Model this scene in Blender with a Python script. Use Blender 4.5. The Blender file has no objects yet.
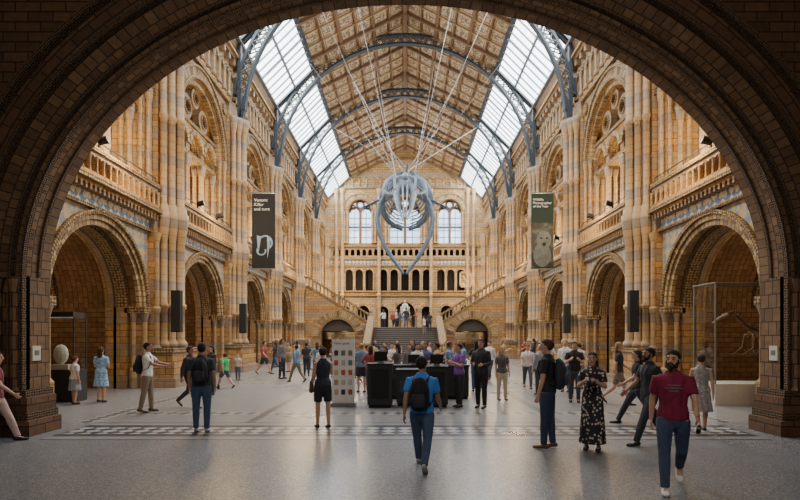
import bpy, math, random
from mathutils import Vector, Matrix
random.seed(4)
PI=math.pi
sc=bpy.context.scene
COL=sc.collection

# ------------------------------------------------------------------ materials
class NT:
    def __init__(s,name):
        s.m=bpy.data.materials.new(name); s.m.use_nodes=True
        s.t=s.m.node_tree; s.n=s.t.nodes; s.l=s.t.links
        s.b=s.n['Principled BSDF']; s.out=s.n['Material Output']
    def node(s,ty,**kw):
        n=s.n.new(ty)
        for k,v in kw.items(): setattr(n,k,v)
        return n
    def lk(s,a,b): s.l.new(a,b)
    def math(s,op,a,b=None,c=None):
        n=s.n.new('ShaderNodeMath'); n.operation=op
        for i,v in enumerate((a,b,c)):
            if v is None: continue
            if isinstance(v,(int,float)): n.inputs[i].default_value=v
            else: s.l.new(v,n.inputs[i])
        return n.outputs[0]
    def mix(s,f,a,b,mode='MIX'):
        n=s.n.new('ShaderNodeMix'); n.data_type='RGBA'; n.blend_type=mode
        for i,v in ((0,f),(6,a),(7,b)):
            if isinstance(v,(int,float)): n.inputs[i].default_value=v
            elif isinstance(v,tuple): n.inputs[i].default_value=(v[0],v[1],v[2],1)
            else: s.l.new(v,n.inputs[i])
        return n.outputs[2]
    def uv(s): return s.n.new('ShaderNodeTexCoord').outputs['UV']
    def obj(s): return s.n.new('ShaderNodeTexCoord').outputs['Object']
    def noise(s,vec,scale,detail=3):
        n=s.node('ShaderNodeTexNoise'); n.inputs['Scale'].default_value=scale; n.inputs['Detail'].default_value=detail
        if vec is not None: s.lk(vec,n.inputs['Vector'])
        return n
    def bump(s,h,strength=.3,dist=.02):
        n=s.node('ShaderNodeBump'); n.inputs['Strength'].default_value=strength; n.inputs['Distance'].default_value=dist
        s.lk(h,n.inputs['Height']); s.lk(n.outputs[0],s.b.inputs['Normal'])
M={}
def c4(c): return (c[0],c[1],c[2],1)
def plain(name,col,rough=.6,metal=0,var=.12,scale=8):
    if name in M: return M[name]
    t=NT(name); v=t.noise(t.obj(),scale,2)
    k=t.mix(v.outputs[0],tuple(x*(1-var) for x in col),tuple(min(1,x*(1+var)) for x in col))
    t.lk(k,t.b.inputs['Base Color']); t.b.inputs['Roughness'].default_value=rough; t.b.inputs['Metallic'].default_value=metal
    M[name]=t.m; return t.m
def brick(name,c1,c2,mort,w=.7,h=.32,ms=.02,rough=.75,off=.5,tint=None):
    t=NT(name); uv=t.uv()
    b=t.node('ShaderNodeTexBrick'); b.offset=off
    b.inputs['Color1'].default_value=c4(c1); b.inputs['Color2'].default_value=c4(c2); b.inputs['Mortar'].default_value=c4(mort)
    b.inputs['Scale'].default_value=1; b.inputs['Mortar Size'].default_value=ms; b.inputs['Brick Width'].default_value=w; b.inputs['Row Height'].default_value=h
    b.inputs['Mortar Smooth'].default_value=.3; b.inputs['Bias'].default_value=-.1
    t.lk(uv,b.inputs['Vector'])
    n=t.noise(uv,.5,4); n2=t.noise(uv,6,4)
    k=t.mix(t.math('MULTIPLY',n.outputs[0],.6),b.outputs[0],tuple(x*.45 for x in c2))
    k=t.mix(.5,k,n2.outputs[0],'OVERLAY')
    if tint:
        sp=t.node('ShaderNodeSeparateXYZ'); t.lk(uv,sp.inputs[0])
        md=t.math('FLOORED_MODULO',sp.outputs[1],h*5)
        k=t.mix(t.math('MULTIPLY',t.math('LESS_THAN',md,h*2),.55),k,tint)
    t.lk(k,t.b.inputs['Base Color']); t.b.inputs['Roughness'].default_value=rough
    t.bump(t.math('ADD',t.math('MULTIPLY',b.outputs['Fac'],-1),t.math('MULTIPLY',n2.outputs[0],.5)),.6,.04)
    M[name]=t.m
brick('stone',(.62,.38,.15),(.38,.20,.07),(.10,.06,.03),.48,.24,.014,tint=(.25,.22,.19))
brick('stone_back',(.62,.41,.18),(.40,.24,.09),(.12,.08,.04),.6,.3,.024,tint=(.30,.26,.21))
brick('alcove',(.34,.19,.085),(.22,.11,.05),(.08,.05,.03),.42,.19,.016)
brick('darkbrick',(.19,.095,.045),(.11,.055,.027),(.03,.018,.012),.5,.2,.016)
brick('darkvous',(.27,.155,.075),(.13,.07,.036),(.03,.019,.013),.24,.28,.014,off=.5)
brick('vous',(.60,.42,.20),(.13,.07,.04),(.07,.045,.025),.22,.6,.018,off=0)
def carved(name,c1,c2,sc_=7,rough=.8):
    t=NT(name); uv=t.uv()
    v=t.node('ShaderNodeTexVoronoi'); v.inputs['Scale'].default_value=sc_; t.lk(uv,v.inputs['Vector'])
    v.inputs['Randomness'].default_value=.3
    f=t.math('MULTIPLY',v.outputs['Distance'],1.6)
    t.lk(t.mix(f,c1,c2),t.b.inputs['Base Color']); t.b.inputs['Roughness'].default_value=rough
    t.bump(t.math('MULTIPLY',v.outputs['Distance'],-1),1.0,.05); M[name]=t.m
carved('carved',(.60,.42,.20),(.07,.04,.02),9)
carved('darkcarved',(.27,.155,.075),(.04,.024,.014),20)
def frieze(name,a,b,cc,s1):
    t=NT(name); uv=t.uv()
    ch=t.node('ShaderNodeTexChecker'); ch.inputs['Scale'].default_value=s1; ch.inputs['Color1'].default_value=c4(a); ch.inputs['Color2'].default_value=c4(b)
    mp=t.node('ShaderNodeMapping'); mp.inputs['Rotation'].default_value=(0,0,PI/4); t.lk(uv,mp.inputs['Vector']); t.lk(mp.outputs[0],ch.inputs['Vector'])
    v=t.node('ShaderNodeTexVoronoi'); v.inputs['Scale'].default_value=s1*1.1; v.inputs['Randomness'].default_value=.2; t.lk(uv,v.inputs['Vector'])
    k=t.mix(t.math('LESS_THAN',v.outputs['Distance'],.32),ch.outputs[0],cc)
    t.lk(k,t.b.inputs['Base Color']); t.b.inputs['Roughness'].default_value=.6; M[name]=t.m
frieze('frieze',(.55,.49,.38),(.10,.16,.24),(.55,.40,.22),3.2)
frieze('spandrel',(.50,.36,.20),(.22,.26,.31),(.50,.37,.20),3.2)
def shaftmat():
    t=NT('shaft'); o=t.uv(); sp=t.node('ShaderNodeSeparateXYZ'); t.lk(o,sp.inputs[0])
    md=t.math('FLOORED_MODULO',sp.outputs[1],1.24); f=t.math('LESS_THAN',md,.4)
    jt=t.math('LESS_THAN',t.math('FLOORED_MODULO',sp.outputs[1],.31),.014)
    n=t.noise(o,5,5); n2=t.noise(o,.7,3)
    k=t.mix(f,(.58,.38,.18),(.34,.28,.22)); k=t.mix(t.math('MULTIPLY',n.outputs[0],.6),k,(.22,.13,.06)); k=t.mix(t.math('MULTIPLY',n2.outputs[0],.35),k,(.2,.15,.1)); k=t.mix(jt,k,(.12,.075,.04))
    t.lk(k,t.b.inputs['Base Color']); t.b.inputs['Roughness'].default_value=.6; t.bump(n.outputs[0],.4,.03); M['shaft']=t.m
shaftmat()
def ceilmat():
    t=NT('ceiling_panels'); uv=t.uv(); sp=t.node('ShaderNodeSeparateXYZ'); t.lk(uv,sp.inputs[0])
    a=t.math('ABSOLUTE',t.math('SUBTRACT',t.math('FLOORED_MODULO',sp.outputs[0],1.42),.71))
    b=t.math('ABSOLUTE',t.math('SUBTRACT',t.math('FLOORED_MODULO',sp.outputs[1],1.23),.615))
    r=t.math('SQRT',t.math('ADD',t.math('MULTIPLY',a,a),t.math('MULTIPLY',b,b)))
    n=t.noise(uv,6,4)
    leaf=t.math('GREATER_THAN',t.math('ADD',n.outputs[0],t.math('MULTIPLY',r,-.35)),.40)
    k=t.mix(leaf,(.50,.38,.25),(.17,.13,.075))
    vo=t.node('ShaderNodeTexVoronoi'); vo.inputs['Scale'].default_value=5; t.lk(uv,vo.inputs['Vector'])
    k=t.mix(t.math('LESS_THAN',vo.outputs['Distance'],.2),k,(.66,.54,.4))
    mx=t.math('MAXIMUM',t.math('DIVIDE',a,.71),t.math('DIVIDE',b,.615))
    k=t.mix(t.math('GREATER_THAN',mx,.74),k,(.17,.085,.04))
    k=t.mix(t.math('GREATER_THAN',mx,.84),k,(.52,.40,.25))
    t.lk(k,t.b.inputs['Base Color']); t.b.inputs['Roughness'].default_value=.7; M['ceiling_panels']=t.m
ceilmat()
def floormat():
    t=NT('floor_terrazzo'); o=t.obj(); sp=t.node('ShaderNodeSeparateXYZ'); t.lk(o,sp.inputs[0]); X,Y=sp.outputs[0],sp.outputs[1]
    v=t.node('ShaderNodeTexVoronoi'); v.inputs['Scale'].default_value=66; t.lk(o,v.inputs['Vector'])
    sx=t.node('ShaderNodeSeparateXYZ'); t.lk(v.outputs['Color'],sx.inputs[0])
    k=t.mix(t.math('GREATER_THAN',sx.outputs[0],.7),(.19,.192,.20),(.085,.088,.095))
    k=t.mix(t.math('GREATER_THAN',sx.outputs[1],.8),k,(.36,.355,.345))
    n=t.noise(o,.35,3); k=t.mix(t.math('MULTIPLY',n.outputs[0],.3),k,(.10,.10,.11))
    def rng(a,lo,hi): return t.math('MULTIPLY',t.math('GREATER_THAN',a,lo),t.math('LESS_THAN',a,hi))
    aX=t.math('ABSOLUTE',X)
    beyond=t.math('GREATER_THAN',Y,12.0)
    k=t.mix(t.math('MULTIPLY',beyond,.4),k,(.28,.265,.245))
    ch=t.node('ShaderNodeTexChecker'); ch.inputs['Scale'].default_value=4.2; ch.inputs['Color1'].default_value=(.40,.385,.36,1); ch.inputs['Color2'].default_value=(.03,.035,.045,1)
    mp=t.node('ShaderNodeMapping'); mp.inputs['Rotation'].default_value=(0,0,PI/4); t.lk(o,mp.inputs['Vector']); t.lk(mp.outputs[0],ch.inputs['Vector'])
    inx=t.math('LESS_THAN',aX,6.9)
    k=t.mix(t.math('MULTIPLY',rng(Y,10.0,12.0),inx),k,(.25,.24,.23))
    k=t.mix(t.math('MULTIPLY',rng(Y,10.35,11.65),inx),k,(.045,.05,.06))
    k=t.mix(t.math('MULTIPLY',rng(Y,10.62,11.38),inx),k,ch.outputs[0])
    for lo,hi in ((10.0,10.08),(11.92,12.0)):
        k=t.mix(t.math('MULTIPLY',rng(Y,lo,hi),inx),k,(.05,.05,.06))
    my=t.math('FLOORED_MODULO',t.math('SUBTRACT',Y,13.2),8.5)
    cb=t.math('MULTIPLY',beyond,t.math('LESS_THAN',my,.5))
    soft=t.mix(.25,ch.outputs[0],(.15,.145,.14))
    k=t.mix(t.math('MULTIPLY',cb,t.math('LESS_THAN',aX,7.5)),k,soft)
    k=t.mix(t.math('MULTIPLY',beyond,rng(aX,7.0,7.5)),k,soft)
    k=t.mix(t.math('MULTIPLY',beyond,rng(aX,3.4,3.6)),k,(.09,.09,.095))
    t.lk(k,t.b.inputs['Base Color'])
    t.lk(t.math('ADD',t.math('MULTIPLY',n.outputs[0],.2),.2),t.b.inputs['Roughness'])
    M['floor_terrazzo']=t.m
floormat()
plain('iron',(.020,.032,.044),.6,0)
plain('iron_gold',(.07,.075,.07),.6,0)
plain('gold',(.36,.24,.11),.5,.1)
plain('beam',(.17,.10,.055),.6)
plain('glazebar',(.16,.19,.22),.6)
plain('bone',(.060,.095,.145),.6,var=.35,scale=2)
plain('bone_pale',(.20,.25,.30),.6,var=.45,scale=2.5)
plain('darkbone',(.16,.075,.03),.6)
plain('cable',(.5,.5,.5),.4,.5)
plain('black',(.006,.006,.008),.7)
plain('charcoal',(.022,.024,.027),.45)
plain('white',(.8,.8,.78),.5)
plain('cream',(.62,.58,.5),.5)
plain('marble',(.55,.53,.49),.5)
plain('steel',(.22,.23,.24),.4,.5)
plain('rubber',(.02,.02,.02),.8)
plain('step',(.065,.06,.056),.55)
plain('stepedge',(.24,.22,.19),.55)
plain('recess_shade',(.018,.012,.009),.9)  # near-black backing: the shade inside deep openings is put into its colour
plain('wood',(.13,.065,.03),.5)
plain('greenpanel',(.006,.024,.012),.7)
plain('palegraphic',(.26,.38,.48),.6,var=.4)
plain('greygraphic',(.12,.13,.12),.6,var=.6,scale=5)
def em(name,col,s):
    t=NT(name); n=t.noise(t.obj(),.6,2)
    t.b.inputs['Base Color'].default_value=(.6,.65,.7,1); t.b.inputs['Roughness'].default_value=.2
    t.lk(t.mix(t.math('MULTIPLY',n.outputs[0],.4),col,tuple(x*.8 for x in col)),t.b.inputs['Emission Color']); t.b.inputs['Emission Strength'].default_value=s; M[name]=t.m
em('skyglass',(.88,.95,1.0),8)
em('winglass',(.42,.66,.95),2.0)
em('caselight',(1,.9,.75),2.2)
def glass():
    t=NT('clearglass'); n=t.n; t.n.remove(t.b)
    tr=t.node('ShaderNodeBsdfTransparent'); tr.inputs[0].default_value=(.93,.96,.95,1)
    gl=t.node('ShaderNodeBsdfGlossy'); gl.inputs['Roughness'].default_value=.03
    fr=t.node('ShaderNodeFresnel'); fr.inputs[0].default_value=1.12
    ms=t.node('ShaderNodeMixShader'); t.lk(fr.outputs[0],ms.inputs[0]); t.lk(tr.outputs[0],ms.inputs[1]); t.lk(gl.outputs[0],ms.inputs[2]); t.lk(ms.outputs[0],t.out.inputs[0]); M['clearglass']=t.m
glass()
def picmat(name,a,b,cc,scale):
    t=NT(name); n=t.noise(t.obj(),scale,5); r=t.node('ShaderNodeValToRGB'); r.color_ramp.elements[0].position=.42; r.color_ramp.elements[0].color=c4(a)
    r.color_ramp.elements[1].position=.66; r.color_ramp.elements[1].color=c4(cc); e=r.color_ramp.elements.new(.52); e.color=c4(b)
    t.lk(n.outputs[0],r.inputs[0]); t.lk(r.outputs[0],t.b.inputs['Base Color']); M[name]=t.m
picmat('pic_blue',(.004,.005,.008),(.006,.012,.02),(.03,.07,.12),1.6)
picmat('pic_grey',(.008,.01,.008),(.02,.024,.02),(.08,.09,.08),2.2)
picmat('pic_paint',(.1,.05,.02),(.3,.15,.05),(.5,.4,.2),4)
def fabric(col,pattern=None):
    name='fabric_%02x%02x%02x%s'%tuple([int(255*min(1,x)) for x in col]+[pattern or ''])
    if name in M: return name
    t=NT(name); o=t.obj(); n=t.noise(o,9,4)
    k=t.mix(n.outputs[0],tuple(x*.7 for x in col),tuple(min(1,x*1.3) for x in col))
    if pattern:
        v=t.node('ShaderNodeTexVoronoi'); v.inputs['Scale'].default_value=16; t.lk(o,v.inputs['Vector'])
        k=t.mix(t.math('LESS_THAN',v.outputs['Distance'],.33),k,(.6,.5,.42) if pattern=='f' else (.1,.2,.25))
    t.lk(k,t.b.inputs['Base Color']); t.b.inputs['Roughness'].default_value=.85
    w=t.node('ShaderNodeTexWave'); w.inputs['Scale'].default_value=2.5; w.inputs['Distortion'].default_value=6; t.lk(o,w.inputs['Vector'])
    t.bump(w.outputs['Fac'],.5,.03); M[name]=t.m; return name
def skin(col):
    name='skin_%02x%02x'%(int(255*col[0]),int(255*col[1]))
    if name in M: return name
    plain(name,col,.5,var=.08,scale=12); return name

# ------------------------------------------------------------------ mesh builder
class G:
    def __init__(s): s.v=[]; s.f=[]; s.m=[]; s.uv=[]
    def add(s,vs,fs,m,uvs=None):
        o=len(s.v); s.v.extend([tuple(p) for p in vs])
        for i,f in enumerate(fs):
            s.f.append([o+k for k in f]); s.m.append(m); s.uv.append(uvs[i] if uvs else None)
    def quad(s,a,b,c,d,m,uv=None): s.add([a,b,c,d],[(0,1,2,3)],m,[uv] if uv else None)
    def box(s,F,u0,u1,d0,d1,z0,z1,m):
        p=[F(u,d,z) for z in (z0,z1) for d in (d0,d1) for u in (u0,u1)]
        s.add(p,[(0,1,3,2),(4,6,7,5),(0,4,5,1),(2,3,7,6),(0,2,6,4),(1,5,7,3)],m)
    def lathe(s,c,prof,m,n=14,F=None):
        vs=[];fs=[]
        for r,z in prof:
            for i in range(n):
                a=2*PI*i/n; vs.append((c[0]+r*math.cos(a),c[1]+r*math.sin(a),(c[2] if len(c)>2 else 0)+z))
        L=len(prof)
        for j in range(L-1):
            for i in range(n):
                k=(i+1)%n; fs.append((j*n+i,j*n+k,(j+1)*n+k,(j+1)*n+i))
        fs.append(tuple(range(n))[::-1]); fs.append(tuple((L-1)*n+i for i in range(n)))
        if F: vs=[F(v[1],v[0],v[2]) for v in vs]
        s.add(vs,fs,m)
    def bar(s,p,q,w,h,m,up=(0,0,1)):
        p=Vector(p);q=Vector(q);d=(q-p).normalized(); u=Vector(up)
        if abs(d.dot(u))>.98: u=Vector((1,0,0))
        a=d.cross(u).normalized()*w/2; b=a.cross(d).normalized()*h/2
        vs=[p-a-b,p+a-b,p+a+b,p-a+b,q-a-b,q+a-b,q+a+b,q-a+b]
        s.add(vs,[(3,2,1,0),(4,5,6,7),(0,1,5,4),(1,2,6,5),(2,3,7,6),(3,0,4,7)],m)
    def tube(s,pts,rad,m,n=10,ref=(1,0,0),cap=True):
        pts=[Vector(p) for p in pts]; rad=[(r,r) if isinstance(r,(int,float)) else r for r in rad]
        if cap:
            d0=(pts[0]-pts[1]).normalized(); d1=(pts[-1]-pts[-2]).normalized()
            r0=min(rad[0]); r1=min(rad[-1])
            pts=[pts[0]+d0*r0*.75,pts[0]+d0*r0*.45]+pts+[pts[-1]+d1*r1*.45,pts[-1]+d1*r1*.75]
            rad=[tuple(x*.35 for x in rad[0]),tuple(x*.8 for x in rad[0])]+rad+[tuple(x*.8 for x in rad[-1]),tuple(x*.35 for x in rad[-1])]
        vs=[];fs=[];L=len(pts)
        for i,p in enumerate(pts):
            if i==0: d=pts[1]-p
            elif i==L-1: d=p-pts[i-1]
            else: d=(pts[i+1]-p).normalized()+(p-pts[i-1]).normalized()
            d.normalize(); rf=Vector(ref)
            if abs(d.dot(rf))>.97: rf=Vector((0,1,0))
            a=(rf-d*rf.dot(d)).normalized(); b=d.cross(a)
            for k in range(n):
                t=2*PI*k/n; vs.append(p+a*math.cos(t)*rad[i][0]+b*math.sin(t)*rad[i][1])
        for j in range(L-1):
            for k in range(n):
                k2=(k+1)%n; fs.append((j*n+k,j*n+k2,(j+1)*n+k2,(j+1)*n+k))
        fs.append(tuple(range(n))[::-1]); fs.append(tuple((L-1)*n+k for k in range(n)))
        s.add(vs,fs,m)
    def ell(s,c,r,m,n=12,rings=8,fn=None):
        vs=[];fs=[]
        for j in range(1,rings):
            t=PI*j/rings
            for i in range(n):
                a=2*PI*i/n; p=Vector((c[0]+r[0]*math.sin(t)*math.cos(a),c[1]+r[1]*math.sin(t)*math.sin(a),c[2]+r[2]*math.cos(t)))
                vs.append(fn(p) if fn else p)
        top=len(vs); vs.append(Vector((c[0],c[1],c[2]+r[2]))); vs.append(Vector((c[0],c[1],c[2]-r[2])))
        for j in range(rings-2):
            for i in range(n):
                k=(i+1)%n; fs.append((j*n+i,(j+1)*n+i,(j+1)*n+k,j*n+k))
        for i in range(n):
            k=(i+1)%n; fs.append((top,i,k)); fs.append((top+1,(rings-2)*n+k,(rings-2)*n+i))
        s.add(vs,fs,m)
    def afill(s,F,u0,u1,z0,z1,cu,r,zs,d,m,zb=None,n=20,b=None):
        b=b or r; zt=z1 if callable(z1) else (lambda u:z1)
        if zb is None: zb=z0
        def q(a0,a1,y0,y1):
            s.quad(F(a0,d,y0),F(a1,d,y1),F(a1,d,zt(a1)),F(a0,d,zt(a0)),m)
        if cu-r>u0+1e-4: q(u0,cu-r,z0,z0)
        if cu+r<u1-1e-4: q(cu+r,u1,z0,z0)
        if zb>z0: s.quad(F(cu-r,d,z0),F(cu+r,d,z0),F(cu+r,d,zb),F(cu-r,d,zb),m)
        for i in range(n):
            a=PI-PI*i/n; a2=PI-PI*(i+1)/n
            ua,za=cu+r*math.cos(a),zs+b*math.sin(a); ub,zb_=cu+r*math.cos(a2),zs+b*math.sin(a2)
            q(ua,ub,za,zb_)
    def soffit(s,F,cu,r,zs,zb,d0,d1,m,n=20,b=None,sill=False):
        b=b or r; s.quad(F(cu-r,d0,zb),F(cu-r,d1,zb),F(cu-r,d1,zs),F(cu-r,d0,zs),m); s.quad(F(cu+r,d0,zb),F(cu+r,d1,zb),F(cu+r,d1,zs),F(cu+r,d0,zs),m)
        if sill: s.quad(F(cu-r,d0,zb),F(cu+r,d0,zb),F(cu+r,d1,zb),F(cu-r,d1,zb),m)
        for i in range(n):
            a=PI*i/n;a2=PI*(i+1)/n
            p=lambda t,d:F(cu+r*math.cos(t),d,zs+b*math.sin(t))
            s.quad(p(a,d0),p(a2,d0),p(a2,d1),p(a,d1),m,[(a*r,d0),(a2*r,d0),(a2*r,d1),(a*r,d1)])
    def ring(s,F,cu,zs,r0,r1,d0,d1,m,n=28,a0=0,a1=PI,b0=None,back=False):
        b0=b0 or r0; b1=b0+(r1-r0)
        for i in range(n):
            t=a0+(a1-a0)*i/n;t2=a0+(a1-a0)*(i+1)/n
            P=lambda t,k,d:F(cu+(r1 if k else r0)*math.cos(t),d,zs+(b1 if k else b0)*math.sin(t))
            R=r1;uu=[t*R,t2*R]
            s.quad(P(t,0,d1),P(t2,0,d1),P(t2,1,d1),P(t,1,d1),m,[(uu[0],.02),(uu[1],.02),(uu[1],.02+r1-r0),(uu[0],.02+r1-r0)])
            s.quad(P(t,0,d0),P(t2,0,d0),P(t2,0,d1),P(t,0,d1),m,[(uu[0],.02),(uu[1],.02),(uu[1],.02+d1-d0),(uu[0],.02+d1-d0)])
            s.quad(P(t,1,d0),P(t2,1,d0),P(t2,1,d1),P(t,1,d1),m,[(uu[0],.02),(uu[1],.02),(uu[1],.02+d1-d0),(uu[0],.02+d1-d0)])
            if back: s.quad(P(t,0,d0),P(t2,0,d0),P(t2,1,d0),P(t,1,d0),m)
    def row(s,F,u0,u1,z0,z1,ops,d,m,thick=0,ms=None,n=16,sill=False):
        ops=sorted(ops); e=[u0]+[(ops[i][0]+ops[i][1]+ops[i+1][0]-ops[i+1][1])/2 for i in range(len(ops)-1)]+[u1]
        for i,(cu,r,zs,zb) in enumerate(ops):
            s.afill(F,e[i],e[i+1],z0,z1,cu,r,zs,d,m,zb,n)
            if thick: s.soffit(F,cu,r,zs,zb,d,d-thick,ms or m,n,sill=sill)
    def mesh(s,name,smooth=False):
        me=bpy.data.meshes.new(name); me.from_pydata(s.v,[],s.f)
        names=[]
        for x in s.m:
            if x not in names: names.append(x)
        for x in names: me.materials.append(M[x])
        ul=me.uv_layers.new(name='UVMap')
        me.update()
        for p in me.polygons:
            p.material_index=names.index(s.m[p.index]); p.use_smooth=smooth
            cu=s.uv[p.index]; nn=p.normal; ax,ay,az=abs(nn.x),abs(nn.y),abs(nn.z)
            for k,li in enumerate(p.loop_indices):
                if cu: ul.data[li].uv=cu[k]
                else:
                    co=me.vertices[p.vertices[k]].co
                    if az>=ax and az>=ay: ul.data[li].uv=(co.x,co.y)
                    elif ax>=ay: ul.data[li].uv=(co.y,co.z)
                    else: ul.data[li].uv=(co.x,co.z)
        return me
def ob(name,g,label=None,cat=None,parent=None,loc=(0,0,0),rot=0,kind=None,group=None,smooth=False,scale=None):
    me=g.mesh(name,smooth) if isinstance(g,G) else g
    o=bpy.data.objects.new(name,me); COL.objects.link(o); o.location=loc; o.rotation_euler=(0,0,rot)
    if scale: o.scale=scale
    if parent: o.parent=parent
    if label: o['label']=label
    if cat: o['category']=cat
    if kind: o['kind']=kind
    if group: o['group']=group
    return o
W=lambda u,d,z:(u,d,z)
HW=9.8; PITCH=8.5; PIERS=[13+PITCH*i for i in range(7)]; BAYS=[17.25+PITCH*i for i in range(6)]; YB=64.0
FL=lambda u,d,z:(-HW+d,u,z)
FR=lambda u,d,z:(HW-d,u,z)
FB=lambda u,d,z:(u,YB-d,z)

g=G(); g.box(W,-16,16,-4,70,-.2,0,'floor_terrazzo'); ob('floor',g,kind='structure')

# ------------------------------------------------------------------ side walls
def sidewall(F,name):
    g=G()
    g.quad(F(11.3,0,0),F(13,0,0),F(13,0,18.4),F(11.3,0,18.4),'stone')
    for c in BAYS:
        a,b=c-4.25,c+4.25
        g.quad(F(a,0,0),F(c-2.7,0,0),F(c-2.7,0,3),F(a,0,3),'stone'); g.quad(F(c+2.7,0,0),F(b,0,0),F(b,0,3),F(c+2.7,0,3),'stone')
        g.afill(F,a,b,3.0,5.98,c,2.7,3.0,0,'spandrel',n=24)
        g.soffit(F,c,2.7,3,0,0,-.5,'stone',24); g.ring(F,c,3,2.5,2.7,-1.0,-.5,'carved',24)
        g.box(F,c-2.7,c-2.5,-1.0,-.5,0,3,'stone'); g.box(F,c+2.5,c+2.7,-1.0,-.5,0,3,'stone')
        g.soffit(F,c,2.5,3,0,-.9,-1.3,'stone',24)
        g.ring(F,c,3,2.85,2.97,0,.14,'carved',28); g.ring(F,c,3,2.68,2.85,0,.05,'vous',28)
        g.ring(F,c,3,2.5,2.68,-.16,-.03,'vous',28)
        for sgn in (-1,1):
            g.box(F,c+sgn*2.5 if sgn>0 else c-3.0,c+3.0 if sgn>0 else c-2.5,-.6,.16,2.8,3.05,'carved')
            g.lathe((.04,c+sgn*2.74,0),[(.18,0),(.18,.7),(.1,.8),(.09,2.5),(.17,2.8)],'shaft',10,F)
            g.lathe((-.3,c+sgn*2.58,0),[(.14,0),(.14,.7),(.08,.8),(.08,2.5),(.14,2.8)],'shaft',8,F)
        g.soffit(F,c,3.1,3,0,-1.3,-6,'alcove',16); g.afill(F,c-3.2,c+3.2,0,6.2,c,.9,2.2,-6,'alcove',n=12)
        g.ring(F,c,2.2,.9,1.15,-6,-5.9,'carved',12); g.soffit(F,c,.9,2.2,0,-6,-6.4,'wood',12); g.box(F,c-.95,c+.95,-6.45,-6.4,0,3.2,'wood')
        g.ring(F,c,3,2.6,2.85,-6,-5.85,'vous',20); g.ring(F,c,3,2.9,3.1,-3.7,-3.4,'carved',16)
        g.box(F,a,b,-.1,.05,5.98,6.55,'frieze'); g.box(F,a,b,-.1,.16,5.92,6.02,'carved'); g.box(F,a,b,-.1,.3,6.55,6.66,'stone'); g.box(F,a,b,-.1,.45,6.66,6.8,'carved')
        k=a+.15
        while k<b: g.box(F,k,k+.1,0,.34,6.38,6.56,'stone'); k+=.24
        g.box(F,a,b,-5,0,6.5,6.8,'stone')
        g.afill(F,a,b,6.8,14.9,c,2.75,11.3,0,'stone',n=24); g.soffit(F,c,2.75,11.3,6.8,0,-1.2,'stone',24)
        g.ring(F,c,11.3,2.8,2.95,0,.16,'carved',28); g.ring(F,c,11.3,2.95,3.3,0,.08,'vous',28); g.ring(F,c,11.3,3.3,3.42,0,.16,'carved',28); g.ring(F,c,11.3,2.55,2.75,-.3,-.08,'vous',28)
        for sgn in (-1,1):
            for dd,uu in ((.1,2.88),(.04,3.12),(-.1,2.68)): g.lathe((dd,c+sgn*uu,0),[(.13,6.8),(.13,7.0),(.075,7.1),(.07,8.8),(.1,8.85),(.1,8.95),(.07,9.0),(.07,10.8),(.13,11.2),(.13,11.3)],'shaft',8,F)
        g.afill(F,a,b,6.8,15,c,.9,10.2,-4.6,'alcove',zb=8.5,n=12); g.ring(F,c,10.2,.9,1.2,-4.6,-4.45,'vous',12); g.soffit(F,c,.9,10.2,8.5,-4.6,-4.9,'stone',12,sill=True); g.box(F,c-1,c+1,-4.95,-4.9,8.4,11.2,'recess_shade')
        g.box(F,a,b,-5,0,14.85,15,'stone')
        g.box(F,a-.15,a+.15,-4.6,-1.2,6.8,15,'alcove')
        for sgn in (-1,1): g.ring(F,c+sgn*3.05,14.2,.0001,.3,0,.1,'carved',14,0,2*PI)
        g.box(F,a,b,-.1,.2,14.75,14.95,'carved')
        n=11; w=8.5/n
        g.row(F,a,b,14.95,17.3,[(a+w*(i+.5),.26,16.45,15.25) for i in range(n)],.05,'stone',.45,n=8,sill=True)
        g.quad(F(a,-.4,14.9),F(b,-.4,14.9),F(b,-.4,17.3),F(a,-.4,17.3),'recess_shade')  # near-black sheet painted as the shade behind the small arches
        for i in range(n): g.ring(F,a+w*(i+.5),16.45,.26,.38,.05,.14,'vous',10)
        for i in range(n+1): g.lathe((.16,a+w*i,0),[(.11,15.15),(.11,15.3),(.065,15.35),(.065,16.15),(.13,16.42)],'shaft',8,F)
        for i in range(n): g.box(F,a+w*i+.27,a+w*i+.5,0,.34,16.98,17.3,'stone')
        g.box(F,a,b,-.2,.35,17.3,17.5,'carved'); g.box(F,a,b,-.2,.5,17.5,17.62,'stone')
        g.quad(F(a,.1,17.6),F(b,.1,17.6),F(b,.5,18.5),F(a,.5,18.5),'stone')
    ob(name,g,kind='structure')
sidewall(FL,'wall_left'); sidewall(FR,'wall_right')

FLc=lambda u,d,z:(d,u,z)
g=G(); g.box(FLc,-3.15,3.15,.12,.4,6.8,6.92,'stone'); g.box(FLc,-3.15,3.15,.1,.42,7.58,7.72,'carved')
n=17; w=6.3/n
g.row(FLc,-3.15,3.15,6.92,7.58,[(-3.15+w*(i+.5),.14,7.32,6.95) for i in range(n)],.34,'stone',.16,n=6)
for i in range(n+1): g.lathe((.37,-3.15+w*i,0),[(.06,6.92),(.04,7.0),(.04,7.3),(.07,7.42)],'shaft',6)
g.bar((.26,-3.15,7.98),(.26,3.15,7.98),.03,.03,'iron')
for i in range(7): g.bar((.26,-3.1+i*1.033,7.7),(.26,-3.1+i*1.033,7.98),.025,.025,'iron')
bal_me=g.mesh('gallery_balustrade')
g=G(); dA=-.32
g.row(FLc,-2.75,2.75,10.55,11.95,[(x,.68,10.95,10.55) for x in (-1.78,0,1.78)],dA,'stone',.45,n=12)
for x in (-1.78,0,1.78):
    g.ring(FLc,x,10.95,.66,.88,dA,dA+.1,'vous',14); g.ring(FLc,x,10.95,.54,.68,dA-.3,dA-.1,'carved',14)
g.box(FLc,-2.68,2.68,dA-.45,dA+.1,11.9,12.05,'carved')
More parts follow.
